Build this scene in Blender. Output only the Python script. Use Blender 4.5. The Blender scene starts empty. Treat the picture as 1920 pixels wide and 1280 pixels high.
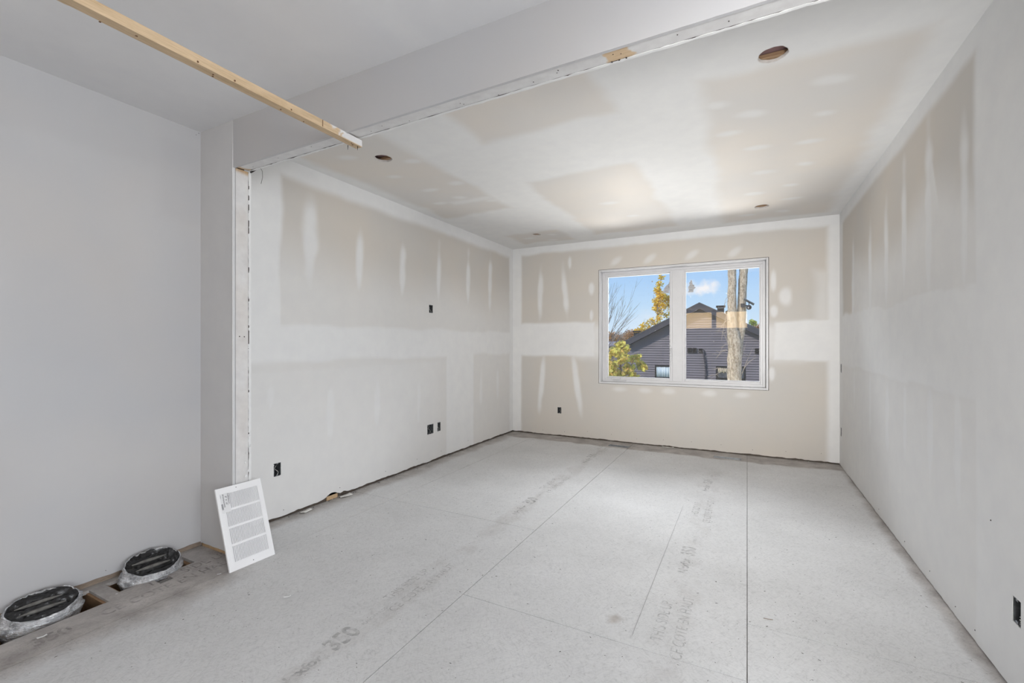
import bpy, math, random
import numpy as np
from mathutils import Vector, Matrix, noise as mnoise
random.seed(7); np.random.seed(7)
SC = bpy.context.scene
COL = SC.collection
R = math.radians

# ------------------------------------------------------------------ camera
cam = bpy.data.objects.new('camera', bpy.data.cameras.new('camera'))
COL.objects.link(cam)
cam.location = (0, 0, 1.185)
cam.rotation_euler = (R(90), 0, R(27.5))
cam.data.sensor_width = 36.0
cam.data.lens = 36.0 * 847 / 1920
cam.data.shift_y = 3 / 1920
cam.data.clip_start = 0.02
cam.data.clip_end = 600
SC.camera = cam

# ------------------------------------------------------------------ view
SC.view_settings.view_transform = 'Standard'
SC.view_settings.look = 'None'
SC.view_settings.gamma = 1.0
SC.view_settings.use_curve_mapping = False
SC.view_settings.exposure = 0.09

# ------------------------------------------------------------------ world: blue sky with a few clouds
W = bpy.data.worlds.new('sky'); SC.world = W; W.use_nodes = True
nt = W.node_tree; nt.nodes.clear()
def wn(t, **k):
    n = nt.nodes.new(t)
    for a, b in k.items(): setattr(n, a, b)
    return n
tc = wn('ShaderNodeTexCoord'); sep = wn('ShaderNodeSeparateXYZ')
nt.links.new(tc.outputs['Generated'], sep.inputs[0])
ramp = wn('ShaderNodeValToRGB'); cr = ramp.color_ramp
cr.elements[0].position = 0.0; cr.elements[0].color = (0.70, 0.83, 0.96, 1)
cr.elements[1].position = 1.0; cr.elements[1].color = (0.13, 0.32, 0.80, 1)
e = cr.elements.new(0.07); e.color = (0.54, 0.75, 0.97, 1)
e = cr.elements.new(0.20); e.color = (0.28, 0.54, 0.95, 1)
nt.links.new(sep.outputs['Z'], ramp.inputs[0])
cn = wn('ShaderNodeTexNoise'); cn.inputs['Scale'].default_value = 5.0; cn.inputs['Detail'].default_value = 6
mp = wn('ShaderNodeMapping'); mp.inputs['Scale'].default_value = (1, 1, 2.6); mp.inputs['Location'].default_value = (0.35, 0.1, 0.0)
nt.links.new(tc.outputs['Generated'], mp.inputs[0]); nt.links.new(mp.outputs[0], cn.inputs['Vector'])
cr2 = wn('ShaderNodeValToRGB'); cr2.color_ramp.elements[0].position = 0.56; cr2.color_ramp.elements[1].position = 0.72
nt.links.new(cn.outputs['Fac'], cr2.inputs[0])
# one small cumulus low in the sky beyond the window
dv = Vector((-0.0835, 0.988, 0.110)).normalized()
sub = wn('ShaderNodeVectorMath', operation='SUBTRACT'); sub.inputs[1].default_value = dv
nt.links.new(tc.outputs['Generated'], sub.inputs[0])
scl = wn('ShaderNodeVectorMath', operation='MULTIPLY'); scl.inputs[1].default_value = (27, 27, 58)
nt.links.new(sub.outputs[0], scl.inputs[0])
ln = wn('ShaderNodeVectorMath', operation='LENGTH'); nt.links.new(scl.outputs[0], ln.inputs[0])
pn = wn('ShaderNodeTexNoise'); pn.inputs['Scale'].default_value = 55; pn.inputs['Detail'].default_value = 5
nt.links.new(tc.outputs['Generated'], pn.inputs['Vector'])
ad = wn('ShaderNodeMath', operation='MULTIPLY_ADD'); ad.inputs[1].default_value = 1.8
nt.links.new(pn.outputs['Fac'], ad.inputs[0]); nt.links.new(ln.outputs['Value'], ad.inputs[2])
mr = wn('ShaderNodeMapRange'); mr.inputs['From Min'].default_value = 2.0; mr.inputs['From Max'].default_value = 1.15
nt.links.new(ad.outputs[0], mr.inputs['Value'])
mx = wn('ShaderNodeMath', operation='MAXIMUM')
mul = wn('ShaderNodeMath', operation='MULTIPLY'); mul.inputs[1].default_value = 0.45
nt.links.new(cr2.outputs[0], mul.inputs[0]); nt.links.new(mul.outputs[0], mx.inputs[0]); nt.links.new(mr.outputs[0], mx.inputs[1])
mixc = wn('ShaderNodeMix', data_type='RGBA')
nt.links.new(mx.outputs[0], mixc.inputs[0]); nt.links.new(ramp.outputs[0], mixc.inputs[6]); mixc.inputs[7].default_value = (0.92, 0.92, 0.95, 1)
bg = wn('ShaderNodeBackground'); bg.inputs['Strength'].default_value = 0.95
nt.links.new(mixc.outputs[2], bg.inputs[0])
wo = wn('ShaderNodeOutputWorld'); nt.links.new(bg.outputs[0], wo.inputs[0])

# ------------------------------------------------------------------ sun, window daylight and added fill lamps
def light(name, kind, loc, rot, energy, color=(1, 1, 1), **k):
    l = bpy.data.lights.new(name, kind); l.energy = energy; l.color = color
    for a, b in k.items(): setattr(l, a, b)
    o = bpy.data.objects.new(name, l); o.location = loc; o.rotation_euler = rot; COL.objects.link(o); return o
light('sun', 'SUN', (0, 0, 20), (R(52), 0, R(-38)), 3.2, (1.0, 0.93, 0.82), angle=R(0.6))
# area lamps added out of view for daylight by the taped room's window: open sky from above, sunlit ground from below
light('sky_fill', 'AREA', (-0.7, 6.65, 3.35), (R(-52), 0, 0), 640, (0.92, 0.96, 1.0), shape='RECTANGLE', size=4.0, size_y=2.0, spread=R(150))
light('ground_fill', 'AREA', (-0.7, 10.0, -1.5), (R(-112), 0, 0), 560, (1.0, 0.985, 0.96), shape='RECTANGLE', size=5.0, size_y=2.4, spread=R(150))
# fill lamps added at the unseen rear and side openings, and the two-light transom in the far rear wall (sunlit autumn trees)
light('rear_fill', 'AREA', (2.3, -6.9, 1.25), (R(90), 0, R(13)), 12, (0.98, 0.985, 1.0), shape='RECTANGLE', size=1.7, size_y=2.1)
# fill lamp added behind the camera, out of view, to brighten the taped room
light('camera_fill', 'AREA', (0.62, -0.2, 1.15), (R(91), 0, R(12)), 20.5, (1.0, 0.99, 0.97), shape='RECTANGLE', size=.45, size_y=.8, spread=R(64))
light('side_fill', 'AREA', (3.1, -0.6, 1.4), (0, R(90), 0), 128, (0.97, 0.985, 1.0), shape='RECTANGLE', size=1.6, size_y=2.6)
light('transom_daylight_a', 'AREA', (-1.60, -6.98, 2.02), (R(90), 0, 0), 12.0, (1.0, 0.66, 0.28), shape='RECTANGLE', size=.90, size_y=.58)
light('transom_daylight_b', 'AREA', (-0.50, -6.98, 2.02), (R(90), 0, 0), 12.0, (1.0, 0.66, 0.28), shape='RECTANGLE', size=1.00, size_y=.58)

# ------------------------------------------------------------------ material helpers
def mat(name):
    m = bpy.data.materials.new(name); m.use_nodes = True
    n = m.node_tree; n.nodes.clear()
    o = n.nodes.new('ShaderNodeOutputMaterial'); b = n.nodes.new('ShaderNodeBsdfPrincipled')
    n.links.new(b.outputs[0], o.inputs[0])
    b.inputs['Specular IOR Level'].default_value = 0.25
    return m, n, b, o
def L(n, a, b): n.links.new(a, b)
def nd(n, t, **k):
    x = n.nodes.new(t)
    for a, b in k.items(): setattr(x, a, b)
    return x
def texco(n, scale=(1, 1, 1), kind='Object'):
    t = nd(n, 'ShaderNodeTexCoord'); m = nd(n, 'ShaderNodeMapping'); m.inputs['Scale'].default_value = scale
    L(n, t.outputs[kind], m.inputs[0]); return m.outputs[0]
def noise(n, vec, scale, detail=4, rough=0.55):
    x = nd(n, 'ShaderNodeTexNoise'); x.inputs['Scale'].default_value = scale; x.inputs['Detail'].default_value = detail
    x.inputs['Roughness'].default_value = rough; L(n, vec, x.inputs['Vector']); return x.outputs['Fac']
def ramp_(n, fac, stops):
    r = nd(n, 'ShaderNodeValToRGB'); c = r.color_ramp
    c.elements[0].position = stops[0][0]; c.elements[0].color = tuple(stops[0][1]) + (1,)
    c.elements[1].position = stops[-1][0]; c.elements[1].color = tuple(stops[-1][1]) + (1,)
    for p, q in stops[1:-1]:
        e = c.elements.new(p); e.color = tuple(q) + (1,)
    L(n, fac, r.inputs[0]); return r.outputs[0]
def mixrgb(n, fac, a, b, blend='MIX'):
    x = nd(n, 'ShaderNodeMix', data_type='RGBA', blend_type=blend)
    for s, v in ((0, fac), (6, a), (7, b)):
        if isinstance(v, (int, float)): x.inputs[s].default_value = v
        elif isinstance(v, tuple): x.inputs[s].default_value = v + (1,) if len(v) == 3 else v
        else: L(n, v, x.inputs[s])
    return x.outputs[2]
def bump(n, b, h, strength=0.2, dist=0.002):
    x = nd(n, 'ShaderNodeBump'); x.inputs['Strength'].default_value = strength; x.inputs['Distance'].default_value = dist
    L(n, h, x.inputs['Height']); L(n, x.outputs[0], b.inputs['Normal'])
def attr(n, name):
    a = nd(n, 'ShaderNodeAttribute', attribute_name=name); return a.outputs['Fac']
def plain(name, col, rough=0.6, metal=0.0, var=0.12, scale=12.0, spec=0.25, bmp=0.0):
    m, n, b, o = mat(name); v = texco(n)
    f = noise(n, v, scale, 4)
    lo = tuple(max(0, c * (1 - var)) for c in col); hi = tuple(min(1, c * (1 + var)) for c in col)
    L(n, ramp_(n, f, [(0.3, lo), (0.7, hi)]), b.inputs['Base Color'])
    b.inputs['Roughness'].default_value = rough; b.inputs['Metallic'].default_value = metal
    b.inputs['Specular IOR Level'].default_value = spec
    if bmp: bump(n, b, noise(n, v, scale * 6, 3), bmp)
    return m
def drywall(name, tan, mud, gray=None):
    m, n, b, o = mat(name); v = texco(n)
    big = noise(n, v, 1.4, 3); fine = noise(n, v, 9.0, 5)
    t = mixrgb(n, 1.0, tan, ramp_(n, big, [(0.3, (0.95, 0.96, 0.98)), (0.7, (1.03, 1.0, 0.97))]), 'MULTIPLY')
    u = mixrgb(n, 1.0, mud, ramp_(n, fine, [(0.3, (0.975, 0.975, 0.98)), (0.7, (1.02, 1.02, 1.015))]), 'MULTIPLY')
    L(n, mixrgb(n, attr(n, 'mud'), t, u), b.inputs['Base Color'])
    rr = nd(n, 'ShaderNodeMapRange'); rr.inputs['To Min'].default_value = 0.70; rr.inputs['To Max'].default_value = 0.85; L(n, attr(n, 'mud'), rr.inputs['Value']); L(n, rr.outputs[0], b.inputs['Roughness'])
    rs = nd(n, 'ShaderNodeMapRange'); rs.inputs['To Min'].default_value = 0.15; rs.inputs['To Max'].default_value = 0.10; L(n, attr(n, 'mud'), rs.inputs['Value']); L(n, rs.outputs[0], b.inputs['Specular IOR Level'])
    ad = nd(n, 'ShaderNodeMath', operation='MULTIPLY_ADD'); ad.inputs[1].default_value = 0.35
    L(n, noise(n, v, 60, 3), ad.inputs[0]); L(n, attr(n, 'mud'), ad.inputs[2])
    bump(n, b, ad.outputs[0], 0.18, 0.0015)
    return m
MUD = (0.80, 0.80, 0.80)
M = {}
M['board'] = drywall('taped_drywall', (0.635, 0.608, 0.568), MUD)
M['ceil'] = drywall('taped_ceiling_drywall', (0.72, 0.695, 0.66), (0.79, 0.79, 0.785))
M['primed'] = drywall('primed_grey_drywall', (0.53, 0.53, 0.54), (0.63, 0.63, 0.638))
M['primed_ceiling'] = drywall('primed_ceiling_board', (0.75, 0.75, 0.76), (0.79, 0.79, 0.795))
M['white'] = plain('white_vinyl', (0.66, 0.66, 0.675), 0.35, var=0.02, spec=0.4)
M['white_dull'] = plain('white_paint', (0.78, 0.78, 0.78), 0.6, var=0.03)
M['dark'] = plain('dark_gap', (0.05, 0.04, 0.035), 0.9, var=0.4, scale=30)
M['shell'] = plain('outer_sheathing', (0.35, 0.32, 0.28), 0.9)
def wood(name, c1, c2, axis=(14, 1.2, 14), mud=False):
    m, n, b, o = mat(name); v = texco(n, axis)
    d = noise(n, v, 3.0, 5, 0.6); g = noise(n, v, 14.0, 3, 0.7)
    c = mixrgb(n, 0.35, ramp_(n, d, [(0.3, c1), (0.55, c2), (0.75, tuple(x * 0.9 for x in c1))]), ramp_(n, g, [(0.35, tuple(x * 0.72 for x in c1)), (0.65, c2)]))
    if mud:
        c = mixrgb(n, attr(n, 'mud'), c, ramp_(n, noise(n, texco(n), 18, 5), [(0.3, (0.66, 0.65, 0.65)), (0.7, (0.76, 0.757, 0.755))]))
    L(n, c, b.inputs['Base Color']); b.inputs['Roughness'].default_value = 0.65
    bump(n, b, g, 0.15, 0.001); return m
M['batten'] = wood('pale_spruce', (0.52, 0.37, 0.22), (0.66, 0.50, 0.33), mud=True)
M['board_x'] = wood('mud_smeared_spruce', (0.60, 0.42, 0.25), (0.72, 0.54, 0.35), axis=(1.2, 14, 14), mud=True)
M['board_z'] = wood('mud_smeared_stud', (0.50, 0.33, 0.18), (0.62, 0.44, 0.27), axis=(14, 14, 1.2), mud=True)
M['plate'] = wood('dusty_bottom_plate', (0.20, 0.15, 0.11), (0.36, 0.29, 0.23), axis=(3, 3, 14))
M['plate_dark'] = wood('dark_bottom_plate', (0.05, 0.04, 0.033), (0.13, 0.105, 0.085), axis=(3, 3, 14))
M['joist'] = wood('joist_wood', (0.22, 0.13, 0.07), (0.34, 0.21, 0.12), axis=(3, 3, 14))
def osb():
    m, n, b, o = mat('dusty_strand_board'); v = texco(n)
    # short strands in two directions
    def rot(deg, sc):
        t = nd(n, 'ShaderNodeTexCoord'); r = nd(n, 'ShaderNodeVectorRotate', rotation_type='Z_AXIS'); r.inputs['Angle'].default_value = R(deg); L(n, t.outputs['Object'], r.inputs['Vector'])
        w = nd(n, 'ShaderNodeTexNoise'); w.inputs['Scale'].default_value = 5; L(n, t.outputs['Object'], w.inputs['Vector'])
        a_ = nd(n, 'ShaderNodeVectorMath', operation='SCALE'); a_.inputs['Scale'].default_value = .10; L(n, w.outputs['Color'], a_.inputs[0])
        q = nd(n, 'ShaderNodeVectorMath', operation='ADD'); L(n, r.outputs[0], q.inputs[0]); L(n, a_.outputs[0], q.inputs[1])
        m_ = nd(n, 'ShaderNodeMapping'); m_.inputs['Scale'].default_value = sc; L(n, q.outputs[0], m_.inputs[0]); return m_.outputs[0]
    v1 = rot(28, (52, 9, 8)); v2 = rot(-37, (50, 10, 8)); v3 = rot(80, (46, 11, 8))
    a = noise(n, v1, 3.0, 4, 0.7); c = noise(n, v2, 3.0, 4, 0.7); d = noise(n, v3, 4.0, 4, 0.7)
    k = mixrgb(n, 0.5, ramp_(n, a, [(0.3, (0.42,) * 3), (0.46, (0.97,) * 3), (0.72, (1.12,) * 3)]), ramp_(n, c, [(0.28, (0.42,) * 3), (0.46, (0.97,) * 3), (0.72, (1.12,) * 3)]))
    k = mixrgb(n, 0.5, k, ramp_(n, d, [(0.28, (0.72,) * 3), (0.5, (1.0,) * 3), (0.7, (1.04,) * 3)]))
    big = noise(n, v, 1.7, 5, 0.6)
    dust = ramp_(n, big, [(0.3, (0.61, 0.608, 0.605)), (0.7, (0.71, 0.709, 0.708))])
    raw = ramp_(n, noise(n, v, 7, 5), [(0.3, (0.33, 0.305, 0.29)), (0.7, (0.53, 0.50, 0.475))])
    sm = nd(n, 'ShaderNodeMapRange'); sm.inputs['From Min'].default_value = 0.35; sm.inputs['From Max'].default_value = 0.75
    x = nd(n, 'ShaderNodeMath', operation='MULTIPLY_ADD'); x.inputs[1].default_value = 0.5; L(n, noise(n, v, 6, 6, 0.65), x.inputs[0]); L(n, attr(n, 'stain'), x.inputs[2])
    L(n, x.outputs[0], sm.inputs['Value'])
    col = mixrgb(n, sm.outputs[0], dust, raw)
    col = mixrgb(n, 1.0, col, k, 'MULTIPLY')
    # grime specks and scratches
    sp = noise(n, texco(n, (60, 60, 20)), 1.0, 2, 0.5)
    col = mixrgb(n, ramp_(n, sp, [(0.73, (0, 0, 0)), (0.77, (0.8,) * 3)]), col, (0.16, 0.145, 0.13))
    sc = noise(n, texco(n, (9, 75, 9)), 1.6, 3, 0.6)
    col = mixrgb(n, ramp_(n, sc, [(0.70, (0, 0, 0)), (0.76, (0.45,) * 3)]), col, (0.30, 0.29, 0.28))
    L(n, col, b.inputs['Base Color']); b.inputs['Roughness'].default_value = 0.75; b.inputs['Specular IOR Level'].default_value = 0.2
    bump(n, b, d, 0.25, 0.001); return m
M['osb'] = osb()
def print_mat(name, col, strength, lo=0.40, hi=0.62):
    m, n, b, o = mat(name); t = nd(n, 'ShaderNodeBsdfTransparent'); mx = nd(n, 'ShaderNodeMixShader')
    b.inputs['Base Color'].default_value = col + (1,); b.inputs['Roughness'].default_value = 0.9
    f = ramp_(n, noise(n, texco(n, kind='Object'), 28, 4), [(lo, (0.15 * strength,) * 3), (hi, (strength,) * 3)])
    L(n, f, mx.inputs[0]); L(n, t.outputs[0], mx.inputs[1]); L(n, b.outputs[0], mx.inputs[2]); L(n, mx.outputs[0], o.inputs[0]); return m
M['ink'] = print_mat('faded_floor_print', (0.36, 0.355, 0.35), 0.42)
M['ink_dark'] = print_mat('dark_floor_print', (0.14, 0.13, 0.13), 0.36)
M['label_ink'] = plain('label_ink', (0.06, 0.06, 0.07), 0.6)
M['pencil'] = plain('snapped_line', (0.42, 0.42, 0.42), 0.8)

# ------------------------------------------------------------------ object helpers
def link(name, me, m=None, parent=None, loc=None, rot=None):
    o = bpy.data.objects.new(name, me); COL.objects.link(o)
    if m is not None:
        for x in (m if isinstance(m, (list, tuple)) else [m]): me.materials.append(x)
    if parent is not None: o.parent = parent
    if loc is not None: o.location = loc
    if rot is not None: o.rotation_euler = rot
    return o
def empty(name, loc=(0, 0, 0), rot=(0, 0, 0)):
    o = bpy.data.objects.new(name, None); o.empty_display_size = 0.05; COL.objects.link(o); o.location = loc; o.rotation_euler = rot; return o
def tag(o, label=None, cat=None, group=None, kind=None):
    if label: o['label'] = label
    if cat: o['category'] = cat
    if group: o['group'] = group
    if kind: o['kind'] = kind
    return o
class MB:
    def __init__(s): s.v = []; s.f = []; s.mi = []; s.smooth = []
    def add(s, vs, fs, mi=0, smooth=False):
        k = len(s.v); s.v += [tuple(x) for x in vs]; s.f += [tuple(i + k for i in f) for f in fs]
        s.mi += [mi] * len(fs); s.smooth += [smooth] * len(fs); return s
    def box(s, a, b, mi=0, bev=0.0):
        x0, y0, z0 = a; x1, y1, z1 = b
        if bev <= 0:
            vs = [(x0, y0, z0), (x1, y0, z0), (x1, y1, z0), (x0, y1, z0), (x0, y0, z1), (x1, y0, z1), (x1, y1, z1), (x0, y1, z1)]
            return s.add(vs, [(0, 3, 2, 1), (4, 5, 6, 7), (0, 1, 5, 4), (1, 2, 6, 5), (2, 3, 7, 6), (3, 0, 4, 7)], mi)
        c = [(x0 + x1) / 2, (y0 + y1) / 2, (z0 + z1) / 2]; h = [abs(x1 - x0) / 2, abs(y1 - y0) / 2, abs(z1 - z0) / 2]
        bev = min(bev, min(h) * 0.9); vs = []; idx = {}
        for sx in (-1, 1):
            for sy in (-1, 1):
                for sz in (-1, 1):
                    for k in range(3):
                        p = [sx * h[0], sy * h[1], sz * h[2]]; sg = (sx, sy, sz)
                        for q in range(3):
                            if q != k: p[q] -= sg[q] * bev
                        idx[(sx, sy, sz, k)] = len(vs); vs.append([p[i] + c[i] for i in range(3)])
        fs = []
        I = lambda *a: idx[a]
        fs += [tuple(I(1, y, z, 0) for y, z in ((-1, -1), (1, -1), (1, 1), (-1, 1))), tuple(I(-1, y, z, 0) for y, z in ((-1, -1), (-1, 1), (1, 1), (1, -1)))]
        fs += [tuple(I(x, 1, z, 1) for x, z in ((-1, -1), (-1, 1), (1, 1), (1, -1))), tuple(I(x, -1, z, 1) for x, z in ((-1, -1), (1, -1), (1, 1), (-1, 1)))]
        fs += [tuple(I(x, y, 1, 2) for x, y in ((-1, -1), (1, -1), (1, 1), (-1, 1))), tuple(I(x, y, -1, 2) for x, y in ((-1, -1), (-1, 1), (1, 1), (1, -1)))]
        for a_ in (-1, 1):
            for b_ in (-1, 1):
                fs.append((I(-1, a_, b_, 1), I(1, a_, b_, 1), I(1, a_, b_, 2), I(-1, a_, b_, 2)))
                fs.append((I(a_, -1, b_, 0), I(a_, 1, b_, 0), I(a_, 1, b_, 2), I(a_, -1, b_, 2)))
                fs.append((I(a_, b_, -1, 0), I(a_, b_, 1, 0), I(a_, b_, 1, 1), I(a_, b_, -1, 1)))
                for c_ in (-1, 1): fs.append((I(a_, b_, c_, 0), I(a_, b_, c_, 1), I(a_, b_, c_, 2)))
        return s.add(vs, fs, mi)
    def tube(s, pts, rad, n=8, mi=0, cap=True, smooth=True):
        pts = [Vector(p) for p in pts]; m = len(pts)
        rad = rad if isinstance(rad, (list, tuple)) else [rad] * m
        vs = []; up = Vector((0.123, 0.31, 0.94)).normalized()
        for i, p in enumerate(pts):
            t = (pts[min(i + 1, m - 1)] - pts[max(i - 1, 0)]).normalized()
            a = up - t * up.dot(t)
            if a.length < 1e-3: a = Vector((1, 0, 0)) - t * t.x
            a.normalize(); b = t.cross(a); up = a
            for k in range(n):
                w = 2 * math.pi * k / n; vs.append(p + (a * math.cos(w) + b * math.sin(w)) * rad[i])
        fs = [(i * n + k, i * n + (k + 1) % n, (i + 1) * n + (k + 1) % n, (i + 1) * n + k) for i in range(m - 1) for k in range(n)]
        if cap: fs += [tuple(range(n - 1, -1, -1)), tuple((m - 1) * n + k for k in range(n))]
        return s.add(vs, fs, mi, smooth)
    def prism(s, poly, axis, d0, d1, mi=0):
        # poly: 2D points; extruded along axis between d0 and d1
        def P(q, d):
            return (d, q[0], q[1]) if axis == 'x' else (q[0], d, q[1]) if axis == 'y' else (q[0], q[1], d)
        n = len(poly); vs = [P(q, d0) for q in poly] + [P(q, d1) for q in poly]
        fs = [tuple(range(n)), tuple(range(2 * n - 1, n - 1, -1))] + [(i, i + n, (i + 1) % n + n, (i + 1) % n) for i in range(n)]
        return s.add(vs, fs, mi)
    def mesh(s, name):
        me = bpy.data.meshes.new(name); me.from_pydata(s.v, [], s.f); me.update()
        me.polygons.foreach_set('material_index', s.mi); me.polygons.foreach_set('use_smooth', s.smooth)
        import bmesh
        bm = bmesh.new(); bm.from_mesh(me); bmesh.ops.recalc_face_normals(bm, faces=bm.faces); bm.to_mesh(me); bm.free()
        return me
    def build(s, name, m, parent=None, loc=None, rot=None): return link(name, s.mesh(name), m, parent, loc, rot)
def set_attr(me, name, vals):
    a = me.attributes.new(name, 'FLOAT', 'POINT'); a.data.foreach_set('value', np.asarray(vals, dtype=np.float32))
_lat = {}
def vnoise(u, v, scale, seed=0):
    if seed not in _lat: _lat[seed] = np.random.RandomState(seed).rand(256, 256)
    g = _lat[seed]; x = np.asarray(u) * scale + 60; y = np.asarray(v) * scale + 60
    xi = np.floor(x).astype(int); yi = np.floor(y).astype(int); fx = x - xi; fy = y - yi
    fx = fx * fx * (3 - 2 * fx); fy = fy * fy * (3 - 2 * fy)
    G = lambda a, b: g[a % 256, b % 256]
    return (G(xi, yi) * (1 - fx) * (1 - fy) + G(xi + 1, yi) * fx * (1 - fy) + G(xi, yi + 1) * (1 - fx) * fy + G(xi + 1, yi + 1) * fx * fy) * 2 - 1
def sstep(x, w):
    t = np.clip(x / w * 0.5 + 0.5, 0, 1); return t * t * (3 - 2 * t)
def rect(u, v, u0, u1, v0, v1, soft=0.03, wob=0.02, seed=1):
    n = vnoise(u, v, 3.5, seed) * wob + vnoise(u, v, 11, seed + 50) * wob * 0.4
    d = np.minimum(np.minimum(u - u0, u1 - u), np.minimum(v - v0, v1 - v)) + n
    return sstep(d, soft)
def ell(u, v, cu, cv, ru, rv, soft=0.35, seed=1):
    n = vnoise(u, v, 9, seed) * 0.25
    d = 1 - np.sqrt(((u - cu) / ru) ** 2 + ((v - cv) / rv) ** 2) + n
    return sstep(d, soft)
def surf(name, mapf, u0, u1, v0, v1, step, m, attrname, maskf, thick_vec, holes=(), circles=(), parent=None, rag=None):
    """a sheet over (u,v) with real cut-outs and a thickness; mapf turns (u,v) into a point"""
    def coords(a, b, cuts):
        n = max(1, int(round((b - a) / step))); c = list(np.linspace(a, b, n + 1))
        for k in cuts:
            if a < k < b: c.append(k)
        c = sorted(c); out = [c[0]]
        for x in c[1:]:
            if x - out[-1] > 1e-4: out.append(x)
        return np.array(out)
    allh = list(holes) + [(c[0] - c[2] * 1.25, c[0] + c[2] * 1.25, c[1] - c[2] * 1.25, c[1] + c[2] * 1.25) for c in circles]
    us = coords(u0, u1, [x for h in allh for x in h[:2]]); vs = coords(v0, v1, [x for h in allh for x in h[2:]])
    nu, nv = len(us), len(vs)
    U, V = np.meshgrid(us, vs, indexing='ij')
    uc = (us[:-1] + us[1:]) / 2; vc = (vs[:-1] + vs[1:]) / 2
    keep = np.ones((nu - 1, nv - 1), bool)
    for h in allh:
        keep[np.ix_((uc > h[0]) & (uc < h[1]), (vc > h[2]) & (vc < h[3]))] = False
    Vr = V.copy()
    if rag: Vr[:, 0] += rag(us)
    pu = list(U.ravel()); pv = list(Vr.ravel())
    faces = []
    for i in range(nu - 1):
        for j in range(nv - 1):
            if keep[i, j]: faces.append((i * nv + j, (i + 1) * nv + j, (i + 1) * nv + j + 1, i * nv + j + 1))
    for (cu, cv, r) in circles:
        N = 40; k = len(pu)
        for q in range(N):
            w = 2 * math.pi * q / N; c, s_ = math.cos(w), math.sin(w); sq = r * 1.25 / max(abs(c), abs(s_))
            rr = r * (1 + 0.02 * math.sin(5 * w + cu * 9) + 0.015 * math.sin(11 * w))
            pu += [cu + c * sq, cu + c * rr]; pv += [cv + s_ * sq, cv + s_ * rr]
        for q in range(N):
            a, b = k + 2 * q, k + 2 * ((q + 1) % N); faces.append((a, b, b + 1, a + 1))
    pu = np.array(pu); pv = np.array(pv)
    P = [mapf(a, b) for a, b in zip(pu, pv)]
    # boundary rim
    cnt = {}
    for f in faces:
        for a, b in zip(f, f[1:] + f[:1]):
            cnt[(a, b)] = 1
    edges = [(a, b) for (a, b) in cnt if (b, a) not in cnt]
    base = len(P); used = {}
    T = Vector(thick_vec)
    for a, b in edges:
        for x in (a, b):
            if x not in used: used[x] = base + len(used)
    P += [tuple(Vector(P[x]) + T) for x in used]
    faces += [(b, a, used[a], used[b]) for a, b in edges]
    mask = list(maskf(pu, pv)); mask += [mask[x] * 0.6 + 0.3 for x in used]
    me = bpy.data.meshes.new(name); me.from_pydata([tuple(p) for p in P], [], faces); me.update()
    set_attr(me, attrname, mask)
    return link(name, me, m, parent)
def text_mesh(body, size, m, parent, M4, name='printed_text', squash=1.0, bold=0.0, track=1.0, align='LEFT'):
    cu = bpy.data.curves.new('t', 'FONT'); cu.body = body; cu.size = size; cu.offset = bold; cu.space_character = track; cu.align_x = align
    o = bpy.data.objects.new('t', cu); COL.objects.link(o)
    dg = bpy.context.evaluated_depsgraph_get(); dg.update()
    me = bpy.data.meshes.new_from_object(o.evaluated_get(dg)); bpy.data.objects.remove(o)
    me.materials.clear(); me.transform(M4 @ Matrix.Diagonal((squash, 1, 1, 1)))
    return link(name, me, m, parent)

# ================================================================== ROOM SHELL
XL, XR, YB, ZC = -2.785, 0.80, 5.38, 2.44      # taped room
XN, YS, ZN = -2.83, 1.50, 2.415                # near room: left wall, partition face, ceiling
YR, XE = -7.0, 3.2                             # rear wall and right wall behind the camera
T = 0.0127

# ---- left wall
boxesL = [(1.928, 1.980, 0.296, 0.384), (3.578, 3.638, 1.484, 1.564), (3.550, 3.648, 0.284, 0.380), (3.714, 3.766, 0.288, 0.380)]
def mud_light_left(u, v):
    m = rect(u, v, -9, 9, 2.315, 9, 0.035, 0.012, 3)
    m = np.maximum(m, rect(u, v, -9, 1.985, 1.2, 9, 0.025, 0.012, 4))
    m = np.maximum(m, rect(u, v, -9, 9, 1.03, 1.345, 0.05, 0.02, 5))
    m = np.maximum(m, rect(u, v, 3.86, 4.40, -1, 1.2, 0.02, 0.008, 6))
    m = np.maximum(m, rect(u, v, 5.27, 9, -1, 9, 0.03, 0.006, 7))
    for (y, w, a, b) in [(2.21, .062, 1.57, 2.21), (2.675, .038, 1.57, 2.08), (3.19, .040, 1.53, 2.07), (3.735, .036, 1.56, 2.11), (4.28, .034, 1.59, 2.15), (4.77, .040, 1.57, 2.2),
                         (1.905, .035, .70, .93), (2.385, .042, .37, .92), (2.87, .045, .40, .90), (3.42, .04, .36, .90), (4.56, .045, .38, .92), (4.96, .05, .40, .95)]:
        m = np.maximum(m, 0.9 * ell(u, v, y + (v - (a + b) / 2) * 0.03, (a + b) / 2, w, (b - a) / 2, 0.5, int(y * 10)))
    m = np.maximum(m, 0.5 * rect(u, v, 3.70, 4.05, 1.30, 1.60, 0.08, 0.05, 9))
    # light painted in paler on the lower sheets and foot of the upper ones
    painted_light = 0.75 * sstep(1.03 - v, 0.05) * sstep(3.95 - u + 0 * v, 0.3) + 0.40 * sstep(1.03 - v, 0.05) * sstep(u - 4.3, 0.1)
    painted_light = np.maximum(painted_light, 0.65 * sstep(1.76 - v + 0.1 * vnoise(u, v, 1.5, 12), 0.30))
    return np.clip(np.maximum(m, painted_light), 0, 1)
rag = lambda s, a: (lambda us: a * (vnoise(us, us * 0 + s, 9, 31) + 0.7 * vnoise(us, us * 0 + s, 37, 32)) + 0 * us)
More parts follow.
